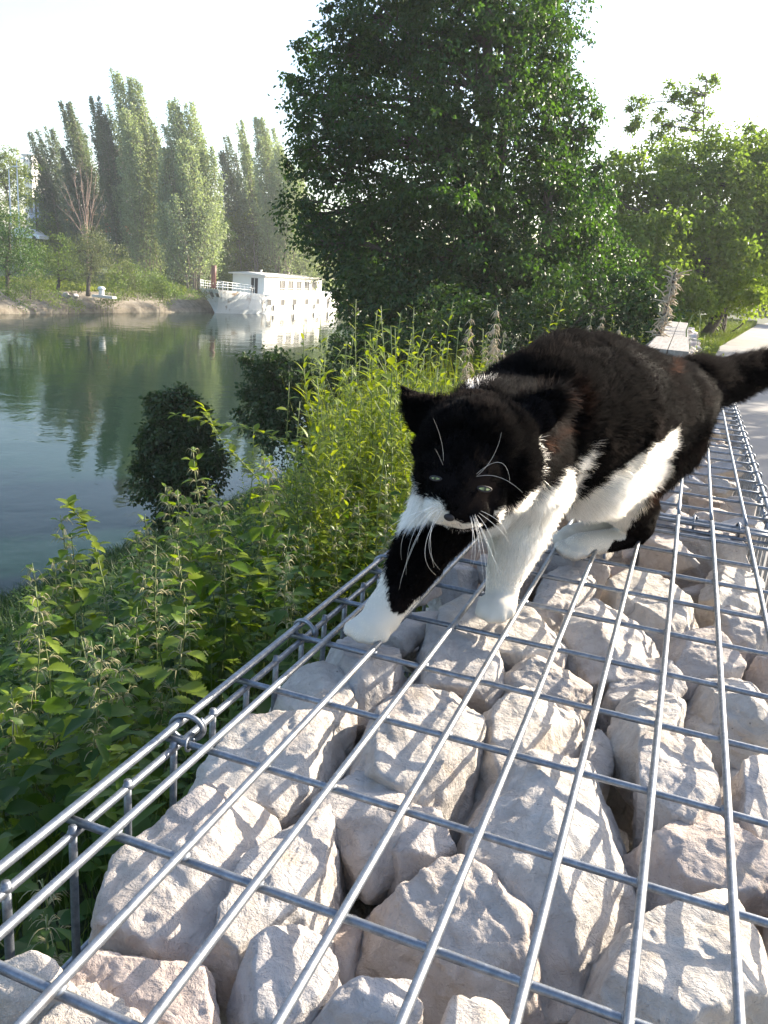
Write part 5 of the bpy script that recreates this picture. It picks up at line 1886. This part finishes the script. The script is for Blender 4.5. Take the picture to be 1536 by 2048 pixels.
# arching bramble shoots across the water view
for k, (pts, lab) in enumerate([([(640, 960, 3.2), (600, 900, 3.2), (520, 862, 3.15), (430, 848, 3.1), (352, 830, 3.05)], 'long thin bramble shoot arching left over the river'),
                                ([(560, 1010, 3.0), (500, 940, 3.0), (440, 880, 2.95), (408, 815, 2.9)], 'bramble shoot with a pale tip rising before the dark bush'),
                                ([(210, 1180, 2.3), (190, 1090, 2.3), (165, 1040, 2.28), (135, 1010, 2.25)], 'yellow green nettle shoot bent left over the water'),
                                ([(320, 1560, 1.5), (200, 1590, 1.5), (190, 1560, 1.5), (250, 1500, 1.48)], 'thin curved twig beside the wire edge at left')]):
    P = np.array([K(*p) for p in pts])
    t_ = np.linspace(0, 1, 22)
    Q = np.stack([np.interp(t_, np.linspace(0, 1, len(P)), P[:, i]) for i in range(3)], 1)
    for _ in range(3):
        Q[1:-1] = (Q[:-2] + Q[1:-1] * 2 + Q[2:]) / 4
    t = thing('bramble_shoot', lab, 'shoot', Q[0])
    b = MB()
    b.tube(Q - Q[0], np.linspace(.0026, .0010, 22), 5)
    link('stem', b.mesh('stem', [STEM_G], True), t)
    Vs, Fs, Rs, off = [], [], [], 0
    tv_, tf_ = TPL['oval']
    for i in range(2, 22):
        for q in range(3 if i > 5 else 2):
            v = (tv_ * random.uniform(.025, .05)) @ rotm(random.uniform(0, 6.28), random.uniform(-.2, .8), 0).T + Q[i] - Q[0]
            Vs.append(v)
            Fs.append(tf_ + off)
            off += len(v)
            Rs.append(np.full(len(v), random.random()))
    link('foliage', mesh_np('foliage', np.concatenate(Vs), [np.concatenate(Fs)], [LEAF_WILLOW], True, {'rnd': np.concatenate(Rs)}), t)

# dried climber on a leaning stake, arched twig and bright leafy shoot beside the bench
t = thing('leaning_stake', 'leaning stake wrapped in dried climber beyond the back of the cat', 'stake', (K(1290, 690, 6.0)[0], K(1290, 690, 6.0)[1], -.95))
A_, B_ = np.array(t.location), K(1352, 545, 6.4)
b = MB()
b.tube([A_ * 0, (B_ - A_) * .5, B_ - A_], [.02, .018, .012], 6)
link('stake', b.mesh('stake', [BARK], True), t)
b = MB()
r_ = np.random.default_rng(3)
for k in range(260):
    q = .45 + .55 * r_.random()
    c_ = (B_ - A_) * q
    e = c_ + r_.normal(size=3) * .045
    b.tube([c_ + r_.normal(size=3) * .02, (c_ + e) / 2 + [0, 0, .01], e], [.003, .006, .003], 4)
link('dried_climber', b.mesh('dried_climber', [DRYM], True), t)['kind'] = 'stuff'
t = thing('arched_twig', 'thin twig bent in an arch beside the wooden planks', 'twig', (K(1372, 690, 6.6)[0], K(1372, 690, 6.6)[1], -.3))
P = np.array([K(1372, 700, 6.6), K(1373, 660, 6.6), K(1385, 630, 6.6), K(1398, 622, 6.6), K(1401, 640, 6.6), K(1399, 662, 6.6)]) - np.array(t.location)
b = MB()
b.tube(P, .006, 5)
link('stem', b.mesh('stem', [STEM_G], True), t)
SUNNY = leaf_mat('sunny_shoot_leaf', (.14, .20, .03), (.26, .30, .07), .5)
for px, py, d_, h, lab in ((1408, 655, 4.6, .9, 'bright yellow leafy shoot beside the planks, the taller one'), (1425, 672, 4.5, .8, 'bright yellow leafy shoot nearest the path'), (1396, 690, 4.4, .75, 'bright yellow leafy shoot low behind the tail')):
    P = K(px, py, d_)
    pm = plant_meshes('shoot', 1.1, 500 + px, 'oval', SUNNY)
    place('leafy_shoot', lab, 'shoot', 'bright shoots beside the planks', pm, (P[0], P[1], -.95), 1.0, (P[2] + .95) / 1.1)
for k in range(30):
    px = 1215 + k * 7 + random.uniform(-4, 4)
    py = random.uniform(640, 690)
    P = K(px, py, random.uniform(5.0, 9.5))
    if P[0] > -.36 and P[0] < .03:
        P[0] = -.42 - random.uniform(0, .3)
    place('willowherb_plant', 'sunlit green stem growing along the plank topped wall', 'weed', 'stems along the plank topped wall', WPL[k % 6] if k % 2 else SHT[k % 3], (P[0], P[1], -1.0), random.uniform(0, 6), (P[2] + 1.0) / 1.2)
# ------------------------------------------------------------------ the cat
CAT = dict(
    # centre line pieces: (px, py, depth, radius)
    torso=[(1035, 905, .865, .058), (1085, 845, .905, .080), (1165, 838, .98, .097), (1245, 830, 1.06, .086), (1312, 826, 1.12, .072), (1370, 800, 1.17, .048)],
    tail=[(1385, 775, 1.18, .044), (1445, 762, 1.215, .033), (1510, 743, 1.24, .027), (1580, 722, 1.26, .024), (1680, 690, 1.28, .025), (1800, 640, 1.30, .023), (1900, 560, 1.31, .020), (1950, 500, 1.31, .012)],
    neck=[(1050, 872, .885, .060), (1000, 880, .79, .056), (960, 885, .73, .047)],
)
CAT_PARTS = []     # (group, A, ra, B, rb)


def chain(group, pts):
    W = [(K(x, y_, d), r) for x, y_, d, r in pts]
    for (a_, ra), (b_, rb) in zip(W[:-1], W[1:]):
        CAT_PARTS.append((group, a_, ra, b_, rb))


def ball(group, x, y_, d, r, x2=None, y2=None, d2=None, r2=None):
    A = K(x, y_, d)
    CAT_PARTS.append((group, A, r, A + 1e-4 if x2 is None else K(x2, y2, d2), r if x2 is None else r2))


chain('torso', CAT['torso'])
chain('tail', CAT['tail'])
chain('neck', CAT['neck'])
ball('torso', 1090, 790, .90, .050, 1130, 760, .95, .055)      # shoulder blades
ball('torso', 1200, 740, 1.02, .045, 1275, 765, 1.09, .044)    # back ridge
ball('torso', 1000, 845, .86, .050)
ball('torso', 960, 965, .82, .050, 905, 990, .80, .036)        # chest
ball('torso', 1040, 960, .84, .050)
ball('torso', 1180, 925, .98, .066, 1240, 900, 1.05, .066)     # belly
# front leg on the right of the picture
chain('leg_near', [(1062, 920, .87, .050), (1050, 1000, .85, .036), (1030, 1085, .842, .0265), (1006, 1165, .842, .0180), (1003, 1192, .842, .0175)])
ball('leg_near', 1003, 1202, .838, .0165, 994, 1219, .826, .0145)
for dx, dy, dd in ((-27, 6, 0), (-10, 15, -.004), (9, 15, -.004), (26, 5, .002)):
    ball('leg_near', 995 + dx * .8, 1205 + dy * .3, .832 + dd, .0095, 991 + dx, 1218 + dy, .821 + dd, .0076)
# front leg on the left
chain('leg_far', [(945, 950, .83, .050), (893, 1020, .80, .036), (842, 1105, .787, .0265), (793, 1188, .775, .0195), (765, 1225, .770, .0185)])
ball('leg_far', 765, 1232, .770, .0185, 745, 1252, .762, .0165)
for dx, dy, dd in ((-38, 2, .004), (-20, 13, 0), (1, 18, 0), (22, 14, .004)):
    ball('leg_far', 752 + dx * .6, 1245 + dy * .3, .765 + dd, .0100, 741 + dx, 1256 + dy, .754 + dd, .0082)
# hind leg towards us
chain('hind', [(1318, 862, 1.115, .064), (1278, 910, 1.075, .056), (1235, 955, 1.03, .046)])
chain('hind', [(1235, 955, 1.03, .046), (1262, 1010, 1.08, .034), (1280, 1052, 1.135, .0205), (1270, 1072, 1.143, .016)])
chain('hind', [(1270, 1070, 1.143, .0165), (1215, 1082, 1.11, .0165), (1165, 1090, 1.077, .0165), (1150, 1096, 1.068, .0165)])
for dx, dy, dd in ((-26, -1, .008), (-14, 8, 0), (4, 13, -.004), (20, 10, .0)):
    ball('hind', 1162 + dx * .5, 1092 + dy * .4, 1.072 + dd, .0105, 1146 + dx, 1096 + dy, 1.056 + dd, .0086)
# other hind leg
chain('hind_far', [(1270, 900, 1.17, .060), (1225, 970, 1.12, .040), (1232, 1020, 1.15, .026), (1222, 1045, 1.16, .0165), (1175, 1062, 1.125, .0150), (1140, 1072, 1.10, .0155)])
ball('hind_far', 1140, 1074, 1.10, .0145, 1122, 1080, 1.09, .0120)
# head
ball('head', 917, 874, .706, .031, 998, 884, .706, .033)
ball('head', 940, 900, .692, .043)
ball('head', 950, 870, .722, .040)
ball('head', 1000, 930, .700, .034)
ball('head', 1016, 962, .712, .023)
ball('head', 891, 945, .688, .0245)
ball('head', 882, 905, .703, .023)
ball('head', 925, 950, .665, .030, 906, 1005, .640, .0175)
ball('head', 888, 1012, .645, .0150)
ball('head', 935, 1020, .648, .0165)
ball('head', 908, 1020, .634, .0105)
ball('head', 916, 1032, .655, .0130)
ball('head', 872, 940, .668, .0135, 893, 950, .660, .012)       # brows
ball('head', 975, 962, .672, .0150, 940, 955, .662, .013)
ball('head', 960, 1005, .672, .020)


def ear_piece(pts, thick):
    """solid ear: outline of the rim in (px, py, depth) with a thickness, cupped"""
    return [K(*p) for p in pts], thick


EARS = [
    ([(905, 832, .700), (868, 862, .700), (832, 872, .712), (811, 822, .724), (801, 770, .734), (838, 786, .726), (886, 800, .712)], .0105),
    ([(1010, 812, .708), (1060, 790, .712), (1098, 776, .712), (1136, 779, .714), (1128, 826, .714), (1104, 860, .710), (1066, 880, .704), (1010, 860, .700)], .0085),
]


def capsule(bm_list, a_, ra, b_, rb, n=20):
    pass


def build_cat():
    b = MB()
    sv, sf = ICO3
    for g, A, ra, B, rb in CAT_PARTS:
        L = np.linalg.norm(B - A)
        k = max(2, int(L / (min(ra, rb) * .22)) + 1)
        for t in np.linspace(0, 1, k):
            b.add(sv * (ra + (rb - ra) * t) + (A + (B - A) * t), sf)
    for pts, th in EARS:
        P = np.array([K(*p) for p in pts])
        c = P.mean(0)
        n_ = np.linalg.svd(P - c)[2][2]
        tv = unit(CAM - c)
        if n_ @ tv < 0:
            n_ = -n_
        m_ = len(P)
        V = np.concatenate([P + n_ * th * .25, P - n_ * th * .45, [c + n_ * th * .65, c - n_ * th * .4]])
        F = []
        for i in range(m_):
            j = (i + 1) % m_
            F += [(i, j, 2 * m_), (m_ + j, m_ + i, 2 * m_ + 1), (i, m_ + i, m_ + j), (i, m_ + j, j)]
        b.add(V, np.array(F))
    me = b.mesh('cat_union', [], False)
    o = link('cat_union', me)
    md = o.modifiers.new('r', 'REMESH')
    md.mode = 'VOXEL'
    md.voxel_size = .0026
    md2 = o.modifiers.new('s', 'SMOOTH')
    md2.factor = .5
    md2.iterations = 6
    dg = bpy.context.evaluated_depsgraph_get()
    ev = o.evaluated_get(dg)
    out = bpy.data.meshes.new_from_object(ev)
    bpy.data.objects.remove(o)
    bpy.data.meshes.remove(me)
    return out


cat_me = build_cat()
cat_me.name = 'cat'
nv = len(cat_me.vertices)
CV = np.empty(nv * 3, np.float32)
cat_me.vertices.foreach_get('co', CV)
CV = CV.reshape(-1, 3).astype(float)
CNn = np.empty(nv * 3, np.float32)
cat_me.vertices.foreach_get('normal', CNn)
CNn = CNn.reshape(-1, 3).astype(float)

GR = ['torso', 'tail', 'neck', 'leg_near', 'leg_far', 'hind', 'hind_far', 'head']


def classify(P):
    """nearest body piece: group index, direction of the piece"""
    best = np.full(len(P), 1e9)
    g = np.zeros(len(P), int)
    fl = np.zeros((len(P), 3))
    wsum = np.zeros(len(P))
    for gn, A, ra, B, rb in CAT_PARTS:
        AB = B - A
        L2 = max(AB @ AB, 1e-12)
        t = np.clip((P - A) @ AB / L2, 0, 1)
        d = np.linalg.norm(P - (A + t[:, None] * AB), axis=1) - (ra + (rb - ra) * t)
        k = d < best
        g[k] = GR.index(gn)
        best[k] = d[k]
        if L2 > 1e-6 and gn != 'head':
            w = np.exp(-np.maximum(d, 0) / .010)
            dirv = AB / math.sqrt(L2)
            if gn == 'neck':
                dirv = -dirv
            fl += w[:, None] * dirv
    return g, fl


def poly(P2, pts):
    x, y_ = P2
    c_ = np.zeros(len(x), bool)
    n_ = len(pts)
    j = n_ - 1
    for i in range(n_):
        xi, yi = pts[i]
        xj, yj = pts[j]
        if yi != yj:
            c_ ^= ((yi > y_) != (yj > y_)) & (x < (xj - xi) * (y_ - yi) / (yj - yi) + xi)
        j = i
    return c_


WHITE = {
    'torso': [[(1107, 965), (1116, 934), (1153, 926), (1190, 884), (1178, 928), (1140, 991), (1124, 1010), (1095, 1060), (1040, 1100), (880, 1100), (820, 1080), (800, 1010), (838, 960), (870, 1000), (950, 1040), (1010, 1015), (1060, 985)],
              [(1350, 860), (1300, 893), (1255, 925), (1205, 960), (1170, 982), (1132, 1005), (1130, 1060), (1300, 1060), (1305, 1000), (1335, 930), (1352, 880)]],
    'hind': [[(1352, 848), (1300, 878), (1255, 915), (1215, 955), (1160, 990), (1080, 1060), (1080, 1150), (1192, 1140), (1215, 1098), (1228, 1080), (1252, 1075), (1262, 1050), (1270, 1010), (1298, 975), (1338, 925), (1356, 880)]],
    'hind_far': [[(1000, 940), (1400, 940), (1400, 1200), (1000, 1200)]],
    'leg_near': [[(900, 985), (1000, 1018), (1068, 990), (1110, 968), (1200, 1000), (1200, 1300), (800, 1300)]],
    'leg_far': [[(600, 1400), (600, 1120), (765, 1120), (775, 1160), (776, 1196), (783, 1222), (800, 1226), (840, 1190), (860, 1400)],
                [(800, 960), (838, 960), (880, 1010), (880, 1030), (828, 1062), (795, 1062)],
                [(740, 1130), (772, 1100), (786, 1060), (790, 1062), (774, 1130), (764, 1180), (740, 1180)]],
    'neck': [[(1108, 975), (1120, 985), (1110, 1020), (1095, 1060), (1010, 1100), (820, 1080), (800, 960), (838, 955), (1010, 1015), (1060, 985)],
             [(936, 784), (960, 772), (984, 764), (986, 767), (962, 777), (938, 788)],  # second outline: bluish sheen streak on the nape, painted as white fur
             [(1060, 990), (1068, 960), (1066, 900), (1074, 865), (1084, 900), (1078, 960), (1100, 1000)]],
    'head': [[(824, 956), (838, 962), (848, 985), (858, 1001), (882, 1000), (886, 1012), (892, 1032), (905, 1044), (926, 1048), (950, 1046), (954, 1052), (925, 1058), (900, 1060), (870, 1066), (812, 1040)],
             [(985, 1026), (1045, 990), (1068, 977), (1110, 960), (1100, 1060), (992, 1060)]],
    'tail': [],
}
SUN_TINT = [((1143, 788), 11), ((1154, 812), 12), ((1145, 840), 12), ((1120, 864), 11), ((1096, 884), 10), ((1348, 738), 8), ((800, 1212), 13), ((1300, 975), 10)]  # reddish sunlight through the black fur, painted as spots of hair colour


def whiteness(P, g, jit=0.0):
    px, py, dd = project(P)
    r_ = np.random.default_rng(3)
    j1 = r_.normal(size=len(P)) * jit
    j2 = r_.normal(size=len(P)) * jit
    w1 = 7 * vnoise(P, 60, 3)
    w2 = 7 * vnoise(P, 60, 8)
    px = px + j1 + w1
    py = py + j2 + w2
    w = np.zeros(len(P))
    for gi, gn in enumerate(GR):
        k = g == gi
        if not k.any():
            continue
        q = np.zeros(k.sum(), bool)
        for pts in WHITE[gn]:
            q |= poly((px[k], py[k]), pts)
        w[k] = q
    # pale hairs along the upper rim of the right ear
    ex = np.clip((px - 1045) / 70, 0, 1)
    er = np.exp(-((py - (800 - 16 * ex)) / 5.0) ** 2) * (px > 1045) * (px < 1122)
    hd = (g == GR.index('head'))
    w = np.where(hd & (w == 0), .35 * er, w)
    sun_tint = np.zeros(len(P))
    for (rx, ry), rr in SUN_TINT:
        sun_tint = np.maximum(sun_tint, np.exp(-((px - rx) ** 2 + (py - ry) ** 2) / (2 * (rr * .7) ** 2)))
    sun_tint[g == GR.index('head')] = 0
    return w, sun_tint


cg, cfl = classify(CV)
cw, cr = whiteness(CV, cg)
at = cat_me.attributes.new('white', 'FLOAT', 'POINT')
at.data.foreach_set('value', cw.astype(np.float32))

a = N('cat_skin')
at_ = a.n('Attribute', attribute_name='white')
c = a.mix(at_.outputs['Fac'], (.006, .005, .005), (.58, .53, .46))
SKIN = a.set(c, 1.0, None, None, 0.0)

a = N('cat_fur')
wa = a.n('Attribute', attribute_name='white')
ru = a.n('Attribute', attribute_name='sun_tint')
hi = a.n('HairInfo')


def hair(colour, rough=.32, rr=.35, ior=1.5):
    h_ = a.n('BsdfHairPrincipled')
    h_.parametrization = 'COLOR'
    if isinstance(colour, bpy.types.NodeSocket):
        a.l(colour, h_.inputs['Color'])
    else:
        h_.inputs['Color'].default_value = (*colour, 1)
    h_.inputs['Roughness'].default_value = rough
    h_.inputs['Radial Roughness'].default_value = rr
    h_.inputs['Random Roughness'].default_value = .2
    h_.inputs['IOR'].default_value = ior
    return h_.outputs[0]


dark = a.mix(hi.outputs['Random'], (.0005, .0004, .0004), (.0016, .0012, .0011))
dark = a.mix(a.math('MULTIPLY', ru.outputs['Fac'], .6), dark, (.060, .019, .010))  # painted sun glow mixed into the dark hair colour
hb0 = hair(dark, .45, .5, 1.12)
df_ = a.n('BsdfDiffuse')
df_.inputs[0].default_value = (.004, .0035, .0035, 1)
m2 = a.n('MixShader')
m2.inputs[0].default_value = .72
a.l(hb0, m2.inputs[1])
a.l(df_.outputs[0], m2.inputs[2])
hb = m2.outputs[0]
hw = hair(a.mix(hi.outputs['Random'], (.58, .50, .40), (.82, .74, .63)), .36, .45, 1.45)
mx = a.n('MixShader')
a.l(wa.outputs['Fac'], mx.inputs[0])
a.l(hb, mx.inputs[1])
a.l(hw, mx.inputs[2])
a.l(mx.outputs[0], a.out.inputs[0])
FUR = a.m

cat_me.materials.clear()
cat_me.materials.append(SKIN)
cat_me.polygons.foreach_set('use_smooth', np.ones(len(cat_me.polygons), bool))
cat = link('cat', cat_me)
tag(cat, 'black and white cat stepping head down across the wire top of the stone basket', 'cat')
from mathutils.bvhtree import BVHTree
cat_bvh = BVHTree.FromPolygons([Vector(v) for v in CV], [tuple(p.vertices) for p in cat_me.polygons])


def on_cat(px, py, off=0.0):
    d = Vector(K(px, py, 1.0) - CAM).normalized()
    loc, nrm, idx, dist = cat_bvh.ray_cast(Vector(CAM), d)
    return np.array(loc), np.array(nrm)


EYES = [((874, 958), .0078, (24, 8.5), 0.20), ((966, 977), .0085, (30, 10), 0.12)]
NOSE = (899, 1034)

# ---- fur
NH = 260000
tri = []
for p in cat_me.polygons:
    v = p.vertices
    tri.append((v[0], v[1], v[2]))
    if len(v) == 4:
        tri.append((v[0], v[2], v[3]))
tri = np.array(tri)
A_, B_, C_ = CV[tri[:, 0]], CV[tri[:, 1]], CV[tri[:, 2]]
ar = np.linalg.norm(np.cross(B_ - A_, C_ - A_), axis=1) / 2
# hairs on the side we can nearly see get more of the share
nn = unit(np.array([0, 0, 1]))
mid = (A_ + B_ + C_) / 3
tn = CNn[tri].mean(1)
tn /= np.linalg.norm(tn, axis=1)[:, None]
vd = CAM - mid
vd /= np.linalg.norm(vd, axis=1)[:, None]
face = np.clip((tn * vd).sum(1) + .55, .22, 1)
dcam = np.linalg.norm(CAM - mid, axis=1)
wgt = ar * face / dcam ** 1.2
wgt = wgt * np.where(classify(mid)[0] == GR.index('head'), 1.9, 1.0)
pr = wgt / wgt.sum()
r_ = np.random.default_rng(11)
ti = r_.choice(len(tri), NH, p=pr)
u, v = r_.random(NH), r_.random(NH)
k = u + v > 1
u[k], v[k] = 1 - u[k], 1 - v[k]
w = 1 - u - v
R0 = A_[ti] * w[:, None] + B_[ti] * u[:, None] + C_[ti] * v[:, None]
Nr = CNn[tri[ti, 0]] * w[:, None] + CNn[tri[ti, 1]] * u[:, None] + CNn[tri[ti, 2]] * v[:, None]
Nr /= np.linalg.norm(Nr, axis=1)[:, None]
g, fl = classify(R0)
# head hair flows back from the nose over the crown
nose_w = K(905, 1030, .632)
fh = R0 - nose_w
isH = g == GR.index('head')
fl[isH] = fh[isH]
fl /= np.linalg.norm(fl, axis=1)[:, None] + 1e-9
fl = fl - Nr * (fl * Nr).sum(1)[:, None]
fl /= np.linalg.norm(fl, axis=1)[:, None] + 1e-9
# swirl
sw = np.stack([vnoise(R0, 22, 31), vnoise(R0, 22, 32), vnoise(R0, 22, 33)], 1) * .45
cl = np.stack([vnoise(R0, 140, 41), vnoise(R0, 140, 42), vnoise(R0, 140, 43)], 1) * .35
jit = r_.normal(size=(NH, 3)) * .16
fl = fl + sw + cl + jit
wh, sun_tint = whiteness(R0, g, 2.2)
px, py, _ = project(R0)
LEN = {'torso': .0120, 'tail': .0145, 'neck': .014, 'leg_near': .0085, 'leg_far': .0085, 'hind': .0135, 'hind_far': .010, 'head': .0065}
ln = np.array([LEN[q] for q in GR])[g]
# short on paws and face, longer at the belly and back of the thigh
paw = np.clip((R0[:, 2] - .016) / .06, .19, 1)
leg = np.isin(g, [3, 4, 5, 6])
ln = np.where(leg, ln * paw, ln)
dn = np.linalg.norm(R0 - nose_w, axis=1)
ln = np.where(isH, np.clip(.0034 + (dn - .012) * .09, .0034, .0085), ln)
ear = (isH) & ((py < 800) | (px > 1072)) & (py < 880)
ln = np.where(ear, .0035, ln)
ln *= r_.uniform(.6, 1.15, NH)
lift = np.where(isH, .32, .42) + .12 * vnoise(R0, 30, 55)
# keep the eyes and nose leather bare
keep = np.ones(NH, bool)
for (ex, ey), er, (ew, eh), rot in EYES:
    c_, s_ = math.cos(rot), math.sin(rot)
    dx, dy = px - ex, py - ey
    q = ((dx * c_ + dy * s_) / (ew * .72)) ** 2 + ((-dx * s_ + dy * c_) / (eh * 1.0)) ** 2
    keep &= ~((q < 1) & isH)
    near = (q < 2.2) & isH
    ln = np.where(near, np.minimum(ln, .0012), ln)
keep &= ~(((px - NOSE[0]) / 11) ** 2 + ((py - NOSE[1]) / 8) ** 2 < 1) | ~isH
R0, Nr, fl, ln, lift, wh, sun_tint, g = [q[keep] for q in (R0, Nr, fl, ln, lift, wh, sun_tint, g)]
NH = len(R0)
NP = 5
t = np.linspace(0, 1, NP)
P = np.empty((NH, NP, 3))
dir0 = Nr * lift[:, None] + fl * .8
dir0 /= np.linalg.norm(dir0, axis=1)[:, None]
bend = fl * .8 - Nr * .12 + np.array([0, 0, -.12])
for i_, tt in enumerate(t):
    P[:, i_] = R0 - Nr * .0006 + (dir0 * tt + bend * (.42 * tt * tt)) * ln[:, None]
hc = bpy.data.hair_curves.new('fur')
hc.add_curves([NP] * NH)
hc.attributes['position'].data.foreach_set('vector', P.astype(np.float32).ravel()) if 'position' in hc.attributes else hc.points.foreach_set('position', P.astype(np.float32).ravel())
rad = (np.array([1, 1, .85, .6, .18])[None] * np.where(wh > .5, .00016, .00017)[:, None])
ra_ = hc.attributes.get('radius') or hc.attributes.new('radius', 'FLOAT', 'POINT')
ra_.data.foreach_set('value', rad.astype(np.float32).ravel())
for nm_, arr in (('white', wh), ('sun_tint', sun_tint)):
    q = hc.attributes.new(nm_, 'FLOAT', 'CURVE')
    q.data.foreach_set('value', arr.astype(np.float32))
hc.materials.append(FUR)
fur = link('fur', hc, cat)

# ---- eyes, nose, whiskers
a = N('cat_eye')
co = a.coord()
sp = a.n('SeparateXYZ')
a.l(co, sp.inputs[0])
gr = a.n('TexGradient', gradient_type='SPHERICAL')
mp = a.n('Mapping')
a.l(co, mp.inputs[0])
mp.inputs['Scale'].default_value = (150, 150, 150)
a.l(mp.outputs[0], gr.inputs[0])
ax = a.math('ABSOLUTE', sp.outputs[0])
pup = a.ramp(ax, [(.0009, (0, 0, 0)), (.0012, (1, 1, 1))])
c = a.ramp(gr.outputs['Fac'], [(0, (.12, .14, .05)), (.5, (.52, .58, .24)), (1, (.42, .46, .18))])
c = a.mix(pup, (.01, .01, .01), c)
EYE = a.set(c, .12, None, None, .4)
NOSE_M = plain('cat_nose', (.012, .008, .008), .6, 0, .2, 300, .3, .0005)
sv, sf = ICO4
for (ex, ey), er, (ew, eh), rot in EYES:
    loc, nrm = on_cat(ex, ey)
    d = np.linalg.norm(loc - CAM)
    hw_, hh_ = ew / 2 / F_PX * d, eh / 2 / F_PX * d
    z = unit(nrm * .7 + unit(CAM - loc) * 1.0)
    x = RW[:, 0] * math.cos(rot) - RW[:, 1] * math.sin(rot)
    x = unit(x - z * (x @ z))
    y_ = np.cross(z, x)
    al = np.linspace(0, 2 * np.pi, 25)[:-1]
    rim = np.stack([np.cos(al) * hw_, np.sin(al) * np.abs(np.sin(al)) ** .35 * hh_ * np.where(np.sin(al) > 0, .75, 1.1), 0 * al], 1)
    rim[:, 2] = .0011 * (1 - (rim[:, 0] / hw_) ** 2)
    V = [rim]
    for q, zz in ((.66, .0008), (.33, .0012)):
        V.append(rim * [q, q, 1] + [0, 0, zz])
    V.append([[0, 0, .0025]])
    V = np.concatenate(V)
    i = np.arange(24)
    j = (i + 1) % 24
    me = mesh_np('eye', V, [np.stack([i, j, j + 24, i + 24], 1), np.concatenate([np.stack([i + 24, j + 24, j + 48], 1), np.stack([i + 24, j + 48, i + 48], 1), np.stack([i + 48, j + 48, np.full(24, 72)], 1)])], [EYE], True)
    o = link('eye', me, cat)
    b = MB()
    b.tube(np.concatenate([rim, rim[:2]]), .00085, 6)
    link('eyelid', b.mesh('eyelid', [NOSE_M], True), o)
    o.matrix_world = Matrix([[*(x[i], y_[i], z[i]), (loc + z * .0026)[i]] for i in range(3)] + [[0, 0, 0, 1]])
loc, nrm = on_cat(*NOSE)
me = mesh_np('nose', ICO3[0] * (.0044, .0030, .0026), [ICO3[1]], [NOSE_M], True)
o = link('nose', me, cat)
z = unit(nrm)
x = unit(RW[:, 0] - z * (RW[:, 0] @ z))
y_ = np.cross(z, x)
o.matrix_world = Matrix([[*(x[i], y_[i], z[i]), (loc + z * .0008)[i]] for i in range(3)] + [[0, 0, 0, 1]])

WH = plain('whisker_white', (.86, .82, .76), .35, 0, .04, 50)
WHI = [  # root, middle, tip pixels; depth change
 ((880, 1012), (830, 1060), (812, 1150)), ((876, 1016), (838, 1070), (800, 1165)), ((884, 1018), (862, 1060), (868, 1135)),
 ((886, 1022), (858, 1085), (880, 1140)), ((872, 1008), (815, 1055), (803, 1120)), ((880, 1022), (850, 1100), (872, 1150)), ((878, 1010), (800, 1040), (770, 1068)),
 ((888, 1016), (850, 1040), (835, 1085)), ((868, 1018), (826, 1090), (798, 1180)),
 ((950, 1028), (975, 1090), (1005, 1150)), ((958, 1026), (1000, 1060), (1020, 1090)), ((945, 1030), (960, 1100), (968, 1180)),
 ((940, 1032), (950, 1110), (930, 1150)), ((962, 1022), (1000, 1045), (1015, 1075)), ((952, 1034), (985, 1110), (1000, 1165)),
 ((948, 1036), (958, 1085), (950, 1125)), ((955, 1030), (980, 1070), (992, 1120)), ((943, 1034), (945, 1090), (938, 1140)), ((949, 1030), (970, 1120), (972, 1200)),
]
BROW = [((953, 953), (985, 915), (1003, 865)), ((953, 948), (1000, 925), (1020, 965)), ((955, 953), (1000, 955), (1045, 985)), ((887, 922), (882, 880), (866, 836)), ((886, 930), (878, 912), (870, 897))]
for k, (p0, p1, p2) in enumerate(WHI + BROW):
    loc, nrm = on_cat(*p0)
    d0 = project(loc)[2]
    br = k >= len(WHI)
    P0_ = loc
    P1_ = K(*p1, d0 - (.012 if br else .018))
    P2_ = K(*p2, d0 - (.016 if br else .004) - .002 * (k % 4))
    t = np.linspace(0, 1, 16)[:, None]
    C1 = 2 * P1_ - .5 * (P0_ + P2_)
    P = (1 - t) ** 2 * P0_ + 2 * t * (1 - t) * C1 + t ** 2 * P2_
    b = MB()
    b.tube(P, np.linspace(.00015 if not br else .00010, .00003, 16), 6)
    link('whisker', b.mesh('whisker', [WH], True), cat)
# ------------------------------------------------------------------ summer haze over the river
hm = bpy.data.materials.new('haze')
hm.use_nodes = True
ht = hm.node_tree
ht.nodes.remove(ht.nodes['Principled BSDF'])
pv = ht.nodes.new('ShaderNodeVolumePrincipled')
pv.inputs['Color'].default_value = (.93, .96, 1.0, 1)
pv.inputs['Density'].default_value = HAZE
pv.inputs['Anisotropy'].default_value = .35
ht.links.new(pv.outputs[0], ht.nodes['Material Output'].inputs['Volume'])
b = MB()
b.box((-480, -80, -9), (260, 440, 42))
tag(link('haze', b.mesh('haze', [hm])), 'thin pale summer haze in the air over the river', kind='stuff')
